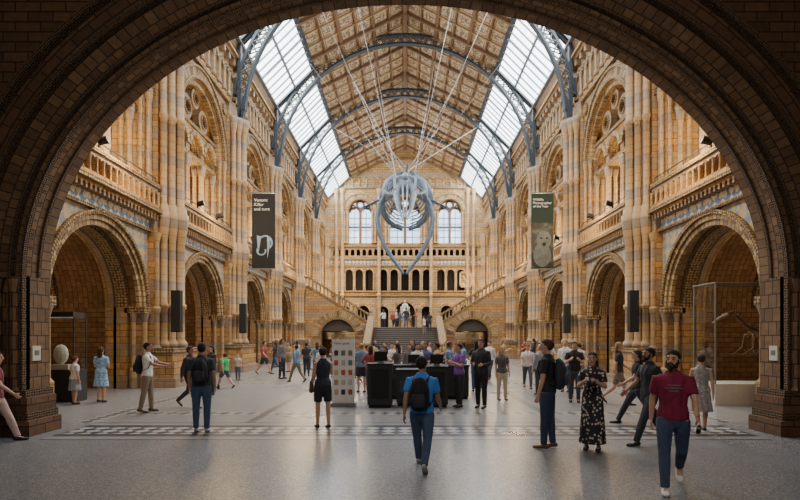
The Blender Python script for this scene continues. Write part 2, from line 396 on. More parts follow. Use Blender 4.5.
for x,z,r in ((-1.0,12.65,.5),(1.0,12.65,.5),(0,13.4,.4)): g.ring(FLc,x,z,r*.7,r*1.15,dA-.3,dA,'stone',16,0,2*PI,back=True); g.ring(FLc,x,z,r*.6,r*.75,dA-.2,dA+.06,'carved',16,0,2*PI)
g.box(FLc,-2.75,2.75,dA-.5,dA+.08,10.38,10.58,'carved')
g.box(FLc,-2.75,2.75,dA-.45,dA+.05,6.8,7.75,'stone')
arc_me=g.mesh('gallery_arcade')
g=G(); g.lathe((0,0,0),[(.17,7.7),(.17,7.85),(.1,7.95),(.085,9.85),(.13,9.95),(.18,10.4)],'shaft',10); colm=g.mesh('column',True)
for side in (-1,1):
    for c in BAYS:
        rot=0 if side<0 else PI
        ob('gallery_balustrade',bal_me,'pierced terracotta balustrade with small round arches along the upper gallery','balustrade',loc=(side*HW,c,0),rot=rot,group='gallery balustrades')
        A=ob('gallery_arcade',arc_me,'buff terracotta triple arch screen on paired columns in the upper gallery','arcade',loc=(side*HW,c,0),rot=rot,group='gallery arcades')
        for u in (-2.55,-.89,.89,2.55):
            for d in (dA-.06,dA-.36): ob('column',colm,parent=A,loc=(d,u-.1*(1 if u>0 else -1),0))
            if abs(u)<2: ob('column',colm,parent=A,loc=(dA-.06,u+.12*(1 if u>0 else -1),0))
g=G(); g.box(FLc,-1.2,1.2,0,.26,1.45,6.5,'stone'); g.box(FLc,-.82,.82,0,.2,6.8,14.75,'stone'); g.box(FLc,-1.05,1.05,0,.42,6.5,6.8,'carved')
for u in (-1.1,1.1): g.lathe((.3,u,0),[(.18,1.5),(.1,1.6),(.1,2.7),(.16,3.0),(.1,3.1),(.09,5.5),(.18,5.9)],'shaft',10)
pier_me=g.mesh('clustered_column')
g=G(); g.box(FLc,-1.4,1.4,0,1.15,0,.35,'stone'); g.box(FLc,-1.3,1.3,0,1.05,.35,.95,'stone'); g.box(FLc,-1.22,1.22,0,.95,.95,1.3,'stone'); g.box(FLc,-1.28,1.28,0,1.0,1.3,1.48,'carved'); plm=g.mesh('plinth')
def shaft_mesh(k,top):
    g=G(); g.lathe((0,0,0),[(.3*k,1.48),(.3*k,1.62),(.26*k,1.7),(.19*k,1.8),(.19*k,3.0),(.25*k,3.04),(.25*k,3.2),(.19*k,3.24),(.19*k,5.7),(.22*k,5.8),(.31*k,6.45),(.33*k,6.8),(.27*k,6.85),(.25*k,7.05),(.17*k,7.15),(.17*k,10.4),(.23*k,10.45),(.23*k,10.6),(.17*k,10.65),(.16*k,13.1),(.19*k,13.2),(.31*k,13.8),(.33*k,top),(.3*k,top)],'shaft',14); return g.mesh('shaft',True)
shm=shaft_mesh(1,14); shs=shaft_mesh(.74,14)
for side in (-1,1):
    for y in PIERS[1:]:
        P=ob('clustered_column',pier_me,'tall buff terracotta clustered column rising from a stepped plinth to the roof','column',loc=(side*HW,y,0),rot=0 if side<0 else PI,group='clustered columns of the hall')
        ob('plinth',plm,parent=P)
        for d,u,k in ((.72,0,0),(.58,-.4,1),(.58,.4,1),(.38,-.7,1),(.38,.7,1)): ob('shaft',shs if k else shm,parent=P,loc=(d,u,0))

# ------------------------------------------------------------------ back wall
g=G(); m='stone_back'
low=[(-7.3,.7,4.9,2.7),(-5.0,.7,4.9,2.7),(-2.6,.6,4.9,2.7),(0,1.2,4.8,2.7),(2.6,.6,4.9,2.7),(5.0,.7,4.9,2.7),(7.3,.7,4.9,2.7)]
g.row(FB,-HW,HW,0,6.8,low,0,m,.8,n=16)
small=[(x,.45,9.5,7.4) for x in (-6.7,-5.5,-4.3,-2.6,-1.3,0,1.3,2.6,4.3,5.5,6.7)]
g.row(FB,-HW,HW,6.8,11.2,small,0,m,.6,n=10)
tiny=[(-8.4+i*.7,.22,12.15,11.6) for i in range(25)]
g.row(FB,-HW,HW,11.2,12.7,tiny,0,m,.3,n=8)
SW=[(-5.4,1.35,17.0),(0,1.8,16.9),(5.4,1.35,17.0)]
g.row(FB,-HW,HW,12.7,19.6,[(x,r,zs,13.1) for x,r,zs in SW],0,m,.7,n=20,sill=True)
g.add([FB(-HW,0,19.6),FB(HW,0,19.6),FB(6.6,0,21.3),FB(0,0,24.6),FB(-6.6,0,21.3)],[(0,1,2,3,4)],m)
g.quad(FB(-HW,-.85,0),FB(HW,-.85,0),FB(HW,-.85,12.7),FB(-HW,-.85,12.7),'recess_shade')  # near-black sheet painted as the shade inside the end-wall openings
for x,r,zs in SW:
    g.ring(FB,x,zs,r,r+.22,0,.22,'carved'); g.ring(FB,x,zs,r+.22,r+.6,0,.12,'vous'); g.ring(FB,x,zs,r+.6,r+.72,0,.2,'carved')
    for sg in (-1,1):
        for k in (.16,.5): g.lathe((.18,x+sg*(r+k),0),[(.2,13.1),(.12,13.3),(.12,15),(.16,15.05),(.16,15.2),(.12,15.25),(.12,16.4),(.2,16.9)],'shaft',8,FB)
for x,r,zs,zb in small:
    g.ring(FB,x,zs,r,r+.2,0,.12,'vous',12)
    for sg in (-1,1): g.lathe((.12,x+sg*(r+.1),0),[(.13,7.5),(.08,7.6),(.08,9.3),(.14,9.5)],'shaft',6,FB)
for x,r,zs,zb in low: g.ring(FB,x,zs,r,r+.3,0,.15,'vous',16)
for z in (6.7,7.2,10.3,11.1,12.6,19.6): g.box(FB,-HW,HW,-.05,.3,z,z+.16,'carved')
g.box(FB,-HW,HW,0,.06,10.5,11.05,'frieze')
for x in (-8.2,-7.5,-3.1,3.1,7.5,8.2): g.lathe((.35,x,0),[(.3,2.7),(.2,3),(.2,6.6),(.3,6.8),(.2,7.1),(.2,10.8),(.3,11.2),(.2,11.5),(.2,18.9),(.34,19.5)],'shaft',10,FB)
for i in range(20):
    x=-8.0+i*.842; g.lathe((.15,x,0),[(.1,19.8),(.07,20),(.07,20.5),(.1,20.7)],'shaft',6,FB)
    if i<19: g.ring(FB,x+.421,20.6,.32,.42,0,.12,'vous',8)
g.ring(FB,0,14.5,8.6,8.8,0,.15,'carved',40,math.radians(40),PI-math.radians(40))
ob('wall_back',g,kind='structure')
wn=0
for x,r,zs in SW:
    wn+=1; g=G(); f=-.6
    pts=[FB(x+r*math.cos(PI*i/16),f,zs+r*math.sin(PI*i/16)) for i in range(17)]+[FB(x-r,f,13.1),FB(x+r,f,13.1)]
    g.add(pts,[tuple(range(19))],'winglass')
    mm='wood'
    g.bar(FB(x,f+.1,13.1),FB(x,f+.1,zs),.3,.2,mm,(0,1,0))
    for k in (-.5,.5): g.bar(FB(x+k*r,f+.06,13.1),FB(x+k*r,f+.06,zs),.06,.08,'iron',(0,1,0))
    for z in (13.9,14.7,15.5,16.2): g.bar(FB(x-r,f+.06,z),FB(x+r,f+.06,z),.06,.06,'iron')
    g.bar(FB(x-r,f+.08,15.1),FB(x+r,f+.08,15.1),.14,.22,mm)
    for sg in (-1,1): g.ring(FB,x+sg*r*.5,zs-.15,r*.36,r*.55,f,f+.14,mm,14)
    g.ring(FB,x,zs+r*.6,r*.22,r*.42,f,f+.14,mm,16,0,2*PI)
    for sg in (-1,1): g.ring(FB,x+sg*r*.62,zs+r*.38,r*.1,r*.24,f,f+.14,mm,10,0,2*PI)
    g.ring(FB,x,zs,r*.9,r*1.0,f,f+.14,mm,20)
    ob('window_%d'%wn,g,kind='structure')

# ------------------------------------------------------------------ roof
g=G()
L=math.hypot(6.6,3.3)
for s_ in (-1,1):
    g.quad((s_*6.6,11.3,21.2),(s_*6.6,YB,21.2),(0,YB,24.5),(0,11.3,24.5),'ceiling_panels',[(11.3,0),(YB,0),(YB,L),(11.3,L)])
ob('ceiling',g,kind='structure')
g=G()
for s_ in (-1,1):
    for k,wd in ((0,.36),(1,.1),(2,.18),(3,.1),(4,.18),(5,.1)):
        t=k*1.23/L; x=6.6*(1-t); z=21.2+3.3*t
        g.bar((s_*x,11.3,z-.08),(s_*x,YB,z-.08),wd,.16,'beam' if k else 'iron')
g.bar((0,11.3,24.4),(0,YB,24.4),.3,.3,'beam')
ob('trim_1',g,kind='structure')
g=G(); y=11.36; i=0
while y<YB:
    big=(i%3==0)
    for s_ in (-1,1): g.bar((s_*6.6,y,21.1),(0,y,24.4),.18 if big else .07,.28 if big else .1,'beam' if big else 'gold')
    y+=1.42; i+=1
ob('trim_2',g,kind='structure')
for s_ in (-1,1):
    for c in BAYS:
        wn+=1; g=G(); A=Vector((s_*9.3,c,18.5)); B=Vector((s_*6.6,c,21.2)); h=3.95
        g.quad(A+Vector((0,-h,0)),A+Vector((0,h,0)),B+Vector((0,h,0)),B+Vector((0,-h,0)),'skyglass')
        off=Vector((-s_*.06,0,-.06))
        for i in range(11):
            yy=-h+2*h*i/10; g.bar(A+off+Vector((0,yy,0)),B+off+Vector((0,yy,0)),.05 if i!=5 else .16,.1,'glazebar')
        for t in (.0,.5,1):
            p=A.lerp(B,t)+off; g.bar(p+Vector((0,-h-.3,0)),p+Vector((0,h+.3,0)),.22 if t!=.5 else .14,.14,'glazebar')
        for yy in (-h-.15,h+.15): g.bar(A+Vector((0,yy,0)),B+Vector((0,yy,0)),.3,.12,'glazebar')
        ob('window_%d'%wn,g,kind='structure')
g=G(); FT=lambda u,d,z:(u,d,z)
a0=math.radians(4)
g.ring(FT,0,14,8.98,9.1,-.2,.2,'iron',64,a0,PI-a0,back=True); g.ring(FT,0,14,9.6,9.74,-.2,.2,'iron',64,a0*2.2,PI-a0*2.2,back=True)
N=44
for i in range(N):
    t=math.radians(9)+(PI-math.radians(18))*i/N; t2=math.radians(9)+(PI-math.radians(18))*(i+1)/N
    for ra,rb in ((9.07,9.63),(9.63,9.07)):
        for d in (-.14,.14): g.bar((ra*math.cos(t),d,14+ra*math.sin(t)),(rb*math.cos(t2),d,14+rb*math.sin(t2)),.045,.07,'iron_gold',(0,1,0))
tr_me=g.mesh('roof_truss')
g=G()
g.bar((-9.3,0,13.6),(-9.3,0,18.6),.2,.3,'iron',(0,1,0)); g.bar((-8.97,0,15.4),(-9.25,0,13.9),.24,.3,'iron',(0,1,0)); g.lathe((-9.2,0,0),[(.1,13.3),(.22,13.7),(.24,14.05),(.14,14.1)],'iron',10)
g.bar((-9.2,0,18.5),(-6.7,0,21.05),.16,.22,'iron',(0,1,0))
leg_me=g.mesh('truss_post')
for y in PIERS[:-1]:
    T=ob('roof_truss',tr_me,'dark blue-grey iron lattice arch spanning the hall beneath the roof','roof truss',loc=(0,y,0),group='iron roof trusses')
    ob('truss_post',leg_me,parent=T); ob('truss_post',leg_me,parent=T,rot=PI)

# ------------------------------------------------------------------ front arch wall
FF=lambda u,d,z:(u,11.3-d,z)
a,b,zs=7.53,5.83,3.14
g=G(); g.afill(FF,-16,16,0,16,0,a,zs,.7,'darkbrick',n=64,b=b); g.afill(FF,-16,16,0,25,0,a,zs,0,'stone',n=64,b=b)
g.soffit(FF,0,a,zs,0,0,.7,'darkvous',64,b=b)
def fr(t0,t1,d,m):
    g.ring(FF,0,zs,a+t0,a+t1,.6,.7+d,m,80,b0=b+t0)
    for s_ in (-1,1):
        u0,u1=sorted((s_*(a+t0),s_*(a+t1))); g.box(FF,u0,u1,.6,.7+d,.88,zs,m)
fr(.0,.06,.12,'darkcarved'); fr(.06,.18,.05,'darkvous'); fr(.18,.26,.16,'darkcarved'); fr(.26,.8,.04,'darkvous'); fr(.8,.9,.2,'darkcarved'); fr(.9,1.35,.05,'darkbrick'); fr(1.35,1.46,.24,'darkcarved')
g.ring(FF,0,zs,a-.04,a+.04,.32,.4,'darkcarved',80,b0=b-.04)
ob('wall_front',g,kind='structure')
for i,s_ in enumerate((-1,1)):
    g=G()
    for x0,y0,z0,z1,mm in ((7.25,10.28,0,.3,'darkbrick'),(7.32,10.34,.3,.45,'darkcarved'),(7.36,10.38,.45,.74,'darkbrick'),(7.42,10.42,.74,.88,'darkcarved')):
        u0,u1=sorted((s_*x0,s_*9.4)); g.box(W,u0,u1,y0,11.25,z0,z1,mm)
    for x,yy in ((7.68,10.48),(8.0,10.45),(8.4,10.48)): g.lathe((s_*x,yy,0),[(.11,.88),(.08,.95),(.08,2.8),(.13,3.1)],'darkvous',10)
    ob('trim_%d'%(3+i),g,kind='structure')
g=G(); g.quad((-16,-4,10.5),(16,-4,10.5),(16,10.6,10.5),(-16,10.6,10.5),'darkbrick'); ob('trim_5',g,kind='structure')

# ------------------------------------------------------------------ staircase
nst=16; y0=40.3; run=.4; rise=2.7/nst
g=G(); g.box(W,-HW,HW,48.4,YB-.9,2.4,2.7,'step'); g.box(W,-3.0,3.0,y0+nst*run,48.5,2.4,2.7,'step')
st=ob('staircase',g,'broad dark stone staircase rising to the landing with carved sides','staircase')
g=G()
for i in range(nst): g.box(W,-2.75,2.75,y0+i*run,y0+nst*run,i*rise,(i+1)*rise,'step')
for i in range(nst): g.box(W,-2.75,2.75,y0+i*run-.03,y0+i*run+.06,(i+1)*rise-.03,(i+1)*rise+.004,'stepedge')
ob('steps',g,parent=st)
for s_ in (-1,1):
    g=G(); x0,x1=2.75,3.15
    ye=y0+nst*run
    P=[(y0-.3,0),(ye,0),(ye,3.55),(y0-.3,.95)]
    vs=[(s_*x,p[0],p[1]) for x in (x0,x1) for p in P]
    g.add(vs,[(0,1,2,3),(7,6,5,4),(0,4,5,1),(1,5,6,2),(2,6,7,3),(3,7,4,0)],'stone')
    g.bar((s_*2.95,y0-.35,1.0),(s_*2.95,ye,3.62),.55,.14,'carved'); g.box(W,*sorted((s_*2.65,s_*3.25)),y0-.8,y0-.25,0,1.25,'stone'); g.box(W,*sorted((s_*2.58,s_*3.32)),y0-.87,y0-.18,1.25,1.4,'carved')
    g.box(W,*sorted((s_*2.75,s_*3.15)),ye,47.6,0,3.6,'stone')
    ob('stair_parapet',g,parent=st)
    g=G(); top=lambda u:3.1+(min(max(abs(u)-3.2,0),5.4))*.62
    FS=lambda u,d,z:(s_*u,47.6-d,z)
    g.afill(FS,3.15,HW,0,top,6.0,1.55,1.9,0,'stone',n=20); g.soffit(FS,6.0,1.55,1.9,0,0,-1,'stone',20); g.ring(FS,6.0,1.9,1.55,1.75,0,.14,'carved',24); g.ring(FS,6.0,1.9,1.75,2.3,0,.07,'vous',24)
    g.afill(FS,3.15,HW,0,top,6.0,1.55,1.9,-1,'stone',n=20)
    ob('side_flight_wall',g,parent=st)
    g=G()
    for i in range(20):
        u=3.3+i*.29; g.box(FS,u,u+.3,-3.4,-.3,2.4,2.75+(i+1)*.17,'step')
    ob('side_flight_steps',g,parent=st)
    g=G()
    for k in range(17):
        u=3.3+k*.33; g.lathe((-.15,u,top(u)),[(.1,0),(.07,.1),(.06,.5),(.1,.7)],'shaft',6,FS)
    g.bar(FS(3.15,-.15,3.85),FS(8.7,-.15,3.85+5.4*.62),.4,.18,'carved'); g.bar(FS(8.7,-.15,3.85+5.4*.62),FS(9.7,-.15,3.85+5.4*.62),.4,.18,'carved')
    g.bar(FS(3.15,-.15,3.1),FS(8.7,-.15,3.1+5.4*.62),.45,.16,'carved')
    ob('side_flight_balustrade',g,parent=st)
g=G(); g.box(FB,6.55,8.0,.3,.36,7.8,9.6,'wood'); pf=ob('framed_painting',g,'small painting in a gilt frame on the end wall','painting')
g=G(); g.box(FB,6.68,7.87,.36,.38,7.95,9.45,'pic_paint'); ob('canvas',g,parent=pf)
g=G()
for x0_,x1_,z0_,z1_ in ((6.5,6.68,7.75,9.65),(7.87,8.05,7.75,9.65),(6.5,8.05,7.75,7.95),(6.5,8.05,9.45,9.65)): g.box(FB,x0_,x1_,.36,.44,z0_,z1_,'gold')
ob('picture_frame',g,parent=pf)

def remesh(g,vox,mats,name,smooth_it=2,smooth_f=.5):
    me=g.mesh(name+'_src'); o=bpy.data.objects.new('tmp',me); COL.objects.link(o)
    r=o.modifiers.new('r','REMESH'); r.mode='VOXEL'; r.voxel_size=vox
    s=o.modifiers.new('s','SMOOTH'); s.factor=smooth_f; s.iterations=smooth_it
    dg=bpy.context.evaluated_depsgraph_get(); new=bpy.data.meshes.new_from_object(o.evaluated_get(dg))
    bpy.data.objects.remove(o,do_unlink=True); bpy.data.meshes.remove(me)
    new.name=name; new.materials.clear()
    for x in mats: new.materials.append(M[x])
    for p in new.polygons: p.use_smooth=True; p.material_index=0
    return new

# ------------------------------------------------------------------ whale skeleton
g=G()
g.ell((0,34.5,11.6),(.6,.7,.55),'bone'); g.ell((0,34.2,12.1),(.26,.5,.32),'bone')
for s_ in (-1,1):
    g.tube([(s_*.3,34.3,11.9),(s_*.7,34.1,12.15),(s_*1.08,33.9,11.85),(s_*1.28,33.8,11.3),(s_*1.3,33.7,10.8)],[.24,.18,.16,.18,.18],'bone')
    g.tube([(s_*.6,34.2,11.2),(s_*1.0,34.1,10.8),(s_*1.25,33.8,10.6)],[.2,.16,.18],'bone')
    g.tube([(s_*.45,34,11.4),(s_*.52,32.8,10.6),(s_*.38,31.4,9.5),(s_*.12,29.9,8.5)],[(.26,.16),(.22,.12),(.13,.1),(.06,.05)],'bone',n=12)
    g.tube([(s_*.12,34,11.6),(s_*.14,32.6,10.9),(s_*.1,31,9.7),(s_*.05,29.9,8.6)],[(.09,.18),(.06,.13),(.05,.1),(.04,.05)],'bone')
    g.tube([(s_*.55,32.9,10.7),(s_*.95,33.1,10.75),(s_*1.25,33.6,11.0)],[(.08,.12),(.07,.1),(.09,.12)],'bone')
    g.tube([(s_*.25,33.5,12.0),(s_*.66,33.3,11.8),(s_*.62,32.8,11.0)],[.09,.1,.09],'bone')
skull=remesh(g,.04,['bone_pale'],'skull')
wh=ob('whale_skeleton',skull,'blue-grey whale skeleton diving head first on cables beneath the roof','skeleton')
for s_ in (-1,1):
    g=G(); g.tube([(s_*1.28,33.9,10.8),(s_*1.58,33.3,10.05),(s_*1.7,32.7,9.15),(s_*1.56,32.0,8.15),(s_*1.2,31.3,7.25),(s_*.68,30.6,6.35),(s_*.08,29.9,5.45)],[(.14,.24),(.15,.27),(.15,.27),(.14,.24),(.13,.2),(.11,.16),(.08,.1)],'bone',n=12)
    ob('lower_jaw_bone',remesh(g,.045,['bone'],'lower_jaw_bone'),parent=wh)
def sp(t): return Vector((.25*math.sin(t*2),34.9+22*t,11.5+7.0*t+.8*math.sin(t*PI)))
g=G(); g.tube([(0,-.16,0),(0,.16,0)],[.22,.22],'bone',n=12,ref=(1,0,0)); g.bar((0,.02,.2),(0,.22,.8),.06,.2,'bone',(0,1,0)); g.bar((-.65,0,0),(.65,0,0),.18,.06,'bone')
vm=g.mesh('vertebra')
for i in range(44):
    t=i/43; k=1.1 if t<.45 else max(.3,1.1-1.45*(t-.45)); p=sp(t)
    v=ob('vertebra',vm,parent=wh,loc=p,scale=(k,k*.95,k)); v.rotation_euler=(math.radians(17),0,0)
for i in range(15):
    t=.02+i*.026; p=sp(t); R=1.2+.75*math.sin(PI*(i+1.5)/15)
    for s_ in (-1,1):
        g=G(); pts=[]
        for k in range(9):
            a_=math.radians(78-k*20); pts.append((s_*(R*math.cos(a_)),.1*k,R*math.sin(a_)*1.0-R*.66))
        g.tube(pts,[.05,.07,.075,.075,.07,.065,.06,.05,.04],'bone',n=6)
        ob('rib',g,parent=wh,loc=p,smooth=True)
for s_ in (-1,1):
    g=G(); q=sp(.09)
    g.tube([(s_*1.2,q.y,q.z-.7),(s_*1.65,q.y-.1,q.z-1.0)],[(.28,.05),(.12,.06)],'bone',ref=(0,1,0))
    g.tube([(s_*1.6,q.y-.1,q.z-1.0),(s_*2.0,q.y-.3,q.z-1.15)],[.09,.07],'bone')
    g.tube([(s_*2.0,q.y-.3,q.z-1.15),(s_*2.5,q.y-.1,q.z-1.35)],[.06,.045],'bone'); g.tube([(s_*2.0,q.y-.1,q.z-1.2),(s_*2.45,q.y+.15,q.z-1.35)],[.05,.035],'bone')
    for k in range(4): g.tube([(s_*2.5,q.y-.15+.1*k,q.z-1.35),(s_*(2.95-.05*k),q.y+.05+.16*k,q.z-1.5),(s_*(3.35-.12*k),q.y+.3+.2*k,q.z-1.6)],[.035,.03,.018],'bone',n=6)
    ob('flipper_bone',g,parent=wh,smooth=True)
def truss_pt(ang,y): return (8.99*math.cos(ang),y,14+8.99*math.sin(ang))
for (ty,ang,t) in ((30,125,-1),(30,55,-1),(38.5,120,.12),(38.5,60,.12),(38.5,105,-1),(38.5,75,-1),(47,118,.45),(47,62,.45),(55.5,112,.8),(55.5,68,.8),(30,142,-1),(30,38,-1),(47,135,.3),(47,45,.3),(30,110,-1),(30,70,-1)):
    q=Vector((.6*(1 if ang<90 else -1),34.1,12.2)) if t<0 else sp(t)+Vector((0,0,.5))
    g=G(); g.tube([truss_pt(math.radians(ang),ty),q],[.013,.013],'cable',n=5,cap=False)
    ob('suspension_cable',g,'thin steel cable from roof truss to hanging skeleton','cable',group='suspension cables')

def text(body,size,mat,loc,parent,align='LEFT',rot=(PI/2,0,0),name='lettering',space=1.0):
    cu=bpy.data.curves.new('t','FONT'); cu.body=body; cu.size=size; cu.align_x=align; cu.extrude=.002; cu.space_line=space
    o=bpy.data.objects.new('t',cu); COL.objects.link(o); dg=bpy.context.evaluated_depsgraph_get(); me=bpy.data.meshes.new_from_object(o.evaluated_get(dg)); bpy.data.objects.remove(o,do_unlink=True)
    me.materials.clear(); me.materials.append(M[mat])
    n=bpy.data.objects.new(name,me); COL.objects.link(n); n.location=loc; n.rotation_euler=rot; n.parent=parent; return n
for s_,x0,x1 in ((-1,-8.6,-7.3),(1,7.1,8.35)):
    g=G(); g.box(W,x0,x1,29.95,29.98,5.75,9.95,'black' if s_<0 else 'greenpanel')
    bn=ob('hanging_banner',g,'tall black banner with small white lettering above a pale blue graphic' if s_<0 else 'tall dark green banner with white lettering above a dark animal photograph','banner')
    g=G(); g.bar((min(x0-.1,s_*9.2) if s_<0 else x0-.1,29.96,10.0),(x1+.1 if s_<0 else 9.2,29.96,10.0),.06,.06,'steel'); ob('banner_pole',g,parent=bn)
    g=G(); g.bar((x0-.05,29.96,5.72),(x1+.05,29.96,5.72),.05,.05,'steel'); ob('bottom_bar',g,parent=bn)
    g=G()
    if s_<0:
        FX=lambda u,d,z:(u,29.95-d,z); xm=(x0+x1)/2
        g.ring(FX,xm+.1,7.2,.33,.42,0,.01,'palegraphic',20,math.radians(-60),math.radians(210)); g.ring(FX,xm-.12,6.75,.2,.28,0,.012,'palegraphic',16,math.radians(120),math.radians(380))
        g.add([FX(xm-.38,.014,7.6),FX(xm-.12,.014,7.55),FX(xm-.3,.014,6.5)],[(0,1,2)],'palegraphic'); g.add([FX(xm+.2,.014,7.5),FX(xm+.42,.014,7.4),FX(xm+.22,.014,6.3)],[(0,1,2)],'palegraphic')
    else:
        g.box(W,x0+.02,x1-.02,29.93,29.95,5.8,8.3,'pic_grey')
        g.ell((x0+.7,29.93,7.35),(.42,.012,.5),'greygraphic',18,10); g.ell((x0+.6,29.925,6.5),(.5,.012,.68),'greygraphic',18,10)
        for dx in (-.15,.17): g.ell((x0+.7+dx,29.915,7.45),(.07,.012,.05),'black',10,6)
        g.ell((x0+.71,29.915,7.1),(.1,.012,.12),'black',10,6)
    ob('banner_picture',g,parent=bn)
    if s_<0: text('Venom:\nKiller\nand cure',.25,'white',(x0+.12,29.92,9.5),bn)
    else: text('Wildlife\nPhotographer\nof the Year',.19,'white',(x0+.08,29.92,9.55),bn)
for s_,y in ((-1,20.6),(1,20.6),(-1,29.0),(1,29.0)):
    x=s_*(HW-1.0) ; g=G(); g.box(W,x-.17,x+.17,y-.18,y+.1,2.1,3.7,'black')
    so=ob('column_loudspeaker',g,'slim black column loudspeaker fixed to a stone shaft','loudspeaker',group='column loudspeakers')
    g=G(); g.box(W,x-.14,x+.14,y-.2,y-.18,2.15,3.65,'charcoal'); ob('speaker_grille',g,parent=so)
    g=G(); g.box(W,x-.04,x+.04,y+.1,y+.45,2.7,2.8,'steel'); ob('wall_bracket',g,parent=so)
for s_ in (-1,1):
    g=G(); u0,u1=sorted((s_*7.5,s_*7.53)); g.box(W,u0,u1,10.74,10.98,1.45,1.75,'cream'); nt=ob('wall_notice',g,'small white notice plate fixed on the entrance pier','sign')
    g=G(); u0,u1=sorted((s_*7.49,s_*7.5)); g.box(W,u0,u1,10.8,10.92,1.56,1.66,'steel'); ob('notice_symbol',g,parent=nt)
g=G(); g.tube([(0,0,0),(.3,0,.08)],[.11,.13],'black',n=12,cap=False); g.bar((0,0,-.3),(0,0,0),.05,.05,'black')
fm=g.mesh('floodlight')
for s_ in (-1,1):
    for y in (15.6,16.6,24.5,27,33,35.5):
        ob('floodlight',fm,'small black floodlight standing on the gallery balustrade','lamp',loc=(s_*(HW-.27),y,8.0),rot=0 if s_<0 else PI,group='gallery floodlights')

def desk(x0,x1,y0,y1,h,panel=None,lab='charcoal information desk unit with thin worktop'):
    g=G(); g.box(W,x0+.03,x1-.03,y0+.04,y1,.08,h-.04,'charcoal'); d=ob('information_desk',g,lab,'desk')
    g=G(); g.box(W,x0,x1,y0,y1+.03,h-.04,h,'black'); ob('worktop',g,parent=d)
    g=G(); g.box(W,x0+.06,x1-.06,y0+.08,y1-.04,0,.08,'black'); ob('toe_kick',g,parent=d)
    if panel: g=G(); g.box(W,x0+.12,x1-.12,y0+.02,y0+.04,.25,h-.15,panel); ob('front_panel',g,parent=d)
desk(-1.05,-.32,14.4,15.1,1.2,'black'); desk(-.26,.5,14.7,15.5,1.02,'pic_blue','charcoal information desk unit with blue front panel'); desk(.55,1.2,14.5,15.2,1.12,'black'); desk(-.6,2.0,16.4,17.0,1.05,None,'long charcoal counter with thin black worktop')
for k,(mx,my,mz) in enumerate(((-.85,14.7,1.2),(.7,14.8,1.12),(.1,16.6,1.05))):
    g=G(); g.box(W,mx,mx+.36,my,my+.04,mz+.06,mz+.32,'black'); mo=ob('monitor',g,'small black monitor on the counter','monitor',group='desk monitors'); g=G(); g.box(W,mx+.1,mx+.26,my-.02,my+.1,mz,mz+.06,'steel'); ob('monitor_stand',g,parent=mo)
g=G(); g.box(W,-2.02,-1.4,14.75,14.83,.1,1.85,'white'); ls=ob('leaflet_stand',g,'tall white leaflet stand with rows of coloured cards','stand')
g=G(); g.box(W,-2.06,-1.36,14.6,15.0,0,.1,'steel'); ob('stand_base',g,parent=ls)
cols=[(.5,.1,.06),(.6,.45,.25),(.06,.05,.05),(.55,.5,.42),(.15,.2,.3),(.45,.3,.15),(.2,.22,.12)]
for r in range(5):
    for c in range(3):
        cc=random.choice(cols); g=G(); g.box(W,-1.955+c*.195,-1.85+c*.195,14.72,14.745,.33+r*.27,.33+.14+r*.27,fabric(cc)); ob('leaflet',g,parent=ls)
text('Visitor guide',.085,'charcoal',(-1.97,14.74,1.72),ls)
def case(x0,x1,y0,y1,h0,h1,base,lab,lit=False):
    g=G(); g.box(W,x0,x1,y0,y1,0,h0,base); c=ob('display_case',g,lab,'display case')
    g=G(); g.box(W,x0+.02,x1-.02,y0+.02,y1-.02,h0,h1,'clearglass'); ob('glass_cover',g,parent=c)
    g=G(); mt='charcoal' if base=='charcoal' else 'steel'
    for x in (x0+.02,x1-.02):
        for y in (y0+.02,y1-.02): g.bar((x,y,h0),(x,y,h1),.03,.03,mt)
    g.bar((x0,y0,h1),(x1,y0,h1),.03,.03,mt); g.bar((x0,y1,h1),(x1,y1,h1),.03,.03,mt); g.bar((x0,y0,h1),(x0,y1,h1),.03,.03,mt); g.bar((x1,y0,h1),(x1,y1,h1),.03,.03,mt)
    ob('case_frame',g,parent=c)
    if lit:
        g=G(); g.box(W,x0+.05,x1-.05,y0+.05,y1-.05,h1+.02,h1+.16,'charcoal'); ob('case_canopy',g,parent=c)
        g=G(); g.box(W,x0+.15,x1-.15,y0+.15,y1-.15,h1,h1+.02,'caselight'); ob('case_lamp',g,parent=c)
        g=G(); g.box(W,x0+.3,x1-.3,y0+.2,y1-.2,h0,h0+.15,'cream'); g.ell(((x0+x1)/2,(y0+y1)/2,h0+.45),(.22,.14,.3),'cream'); ob('exhibit',g,'rounded pale specimen on a block',parent=c)
    return c
case(8.7,12.3,14.95,16.1,.6,3.45,'cream','large glass display case on a pale plinth inside the arch')
g=G(); dy=-1.45
def Q(p): return (p[0],p[1]+dy,p[2]+.1)
sk=[(9.2,16.9,2.35),(9.6,16.95,2.45),(10.0,17,2.1),(10.5,17,1.95),(11.1,17,1.85),(11.7,17,1.6),(12.1,17,1.3)]
g.tube([Q(p) for p in sk],[.05,.06,.06,.07,.07,.05,.03],'darkbone'); g.tube([Q(p) for p in ((8.92,16.86,2.22),(9.12,16.88,2.33),(9.33,16.9,2.42))],[(.05,.05),(.09,.08),(.1,.11)],'darkbone'); g.tube([Q((8.95,16.85,2.1)),Q((9.28,16.9,2.2))],[.025,.045],'darkbone')
for i in range(9):
    x=10.05+i*.12
    for s_ in (-1,1): g.tube([Q((x,17,1.98)),Q((x,17+s_*.26,1.8)),Q((x,17+s_*.24,1.45)),Q((x,17+s_*.08,1.3))],[.025,.025,.02,.015],'darkbone',n=5)
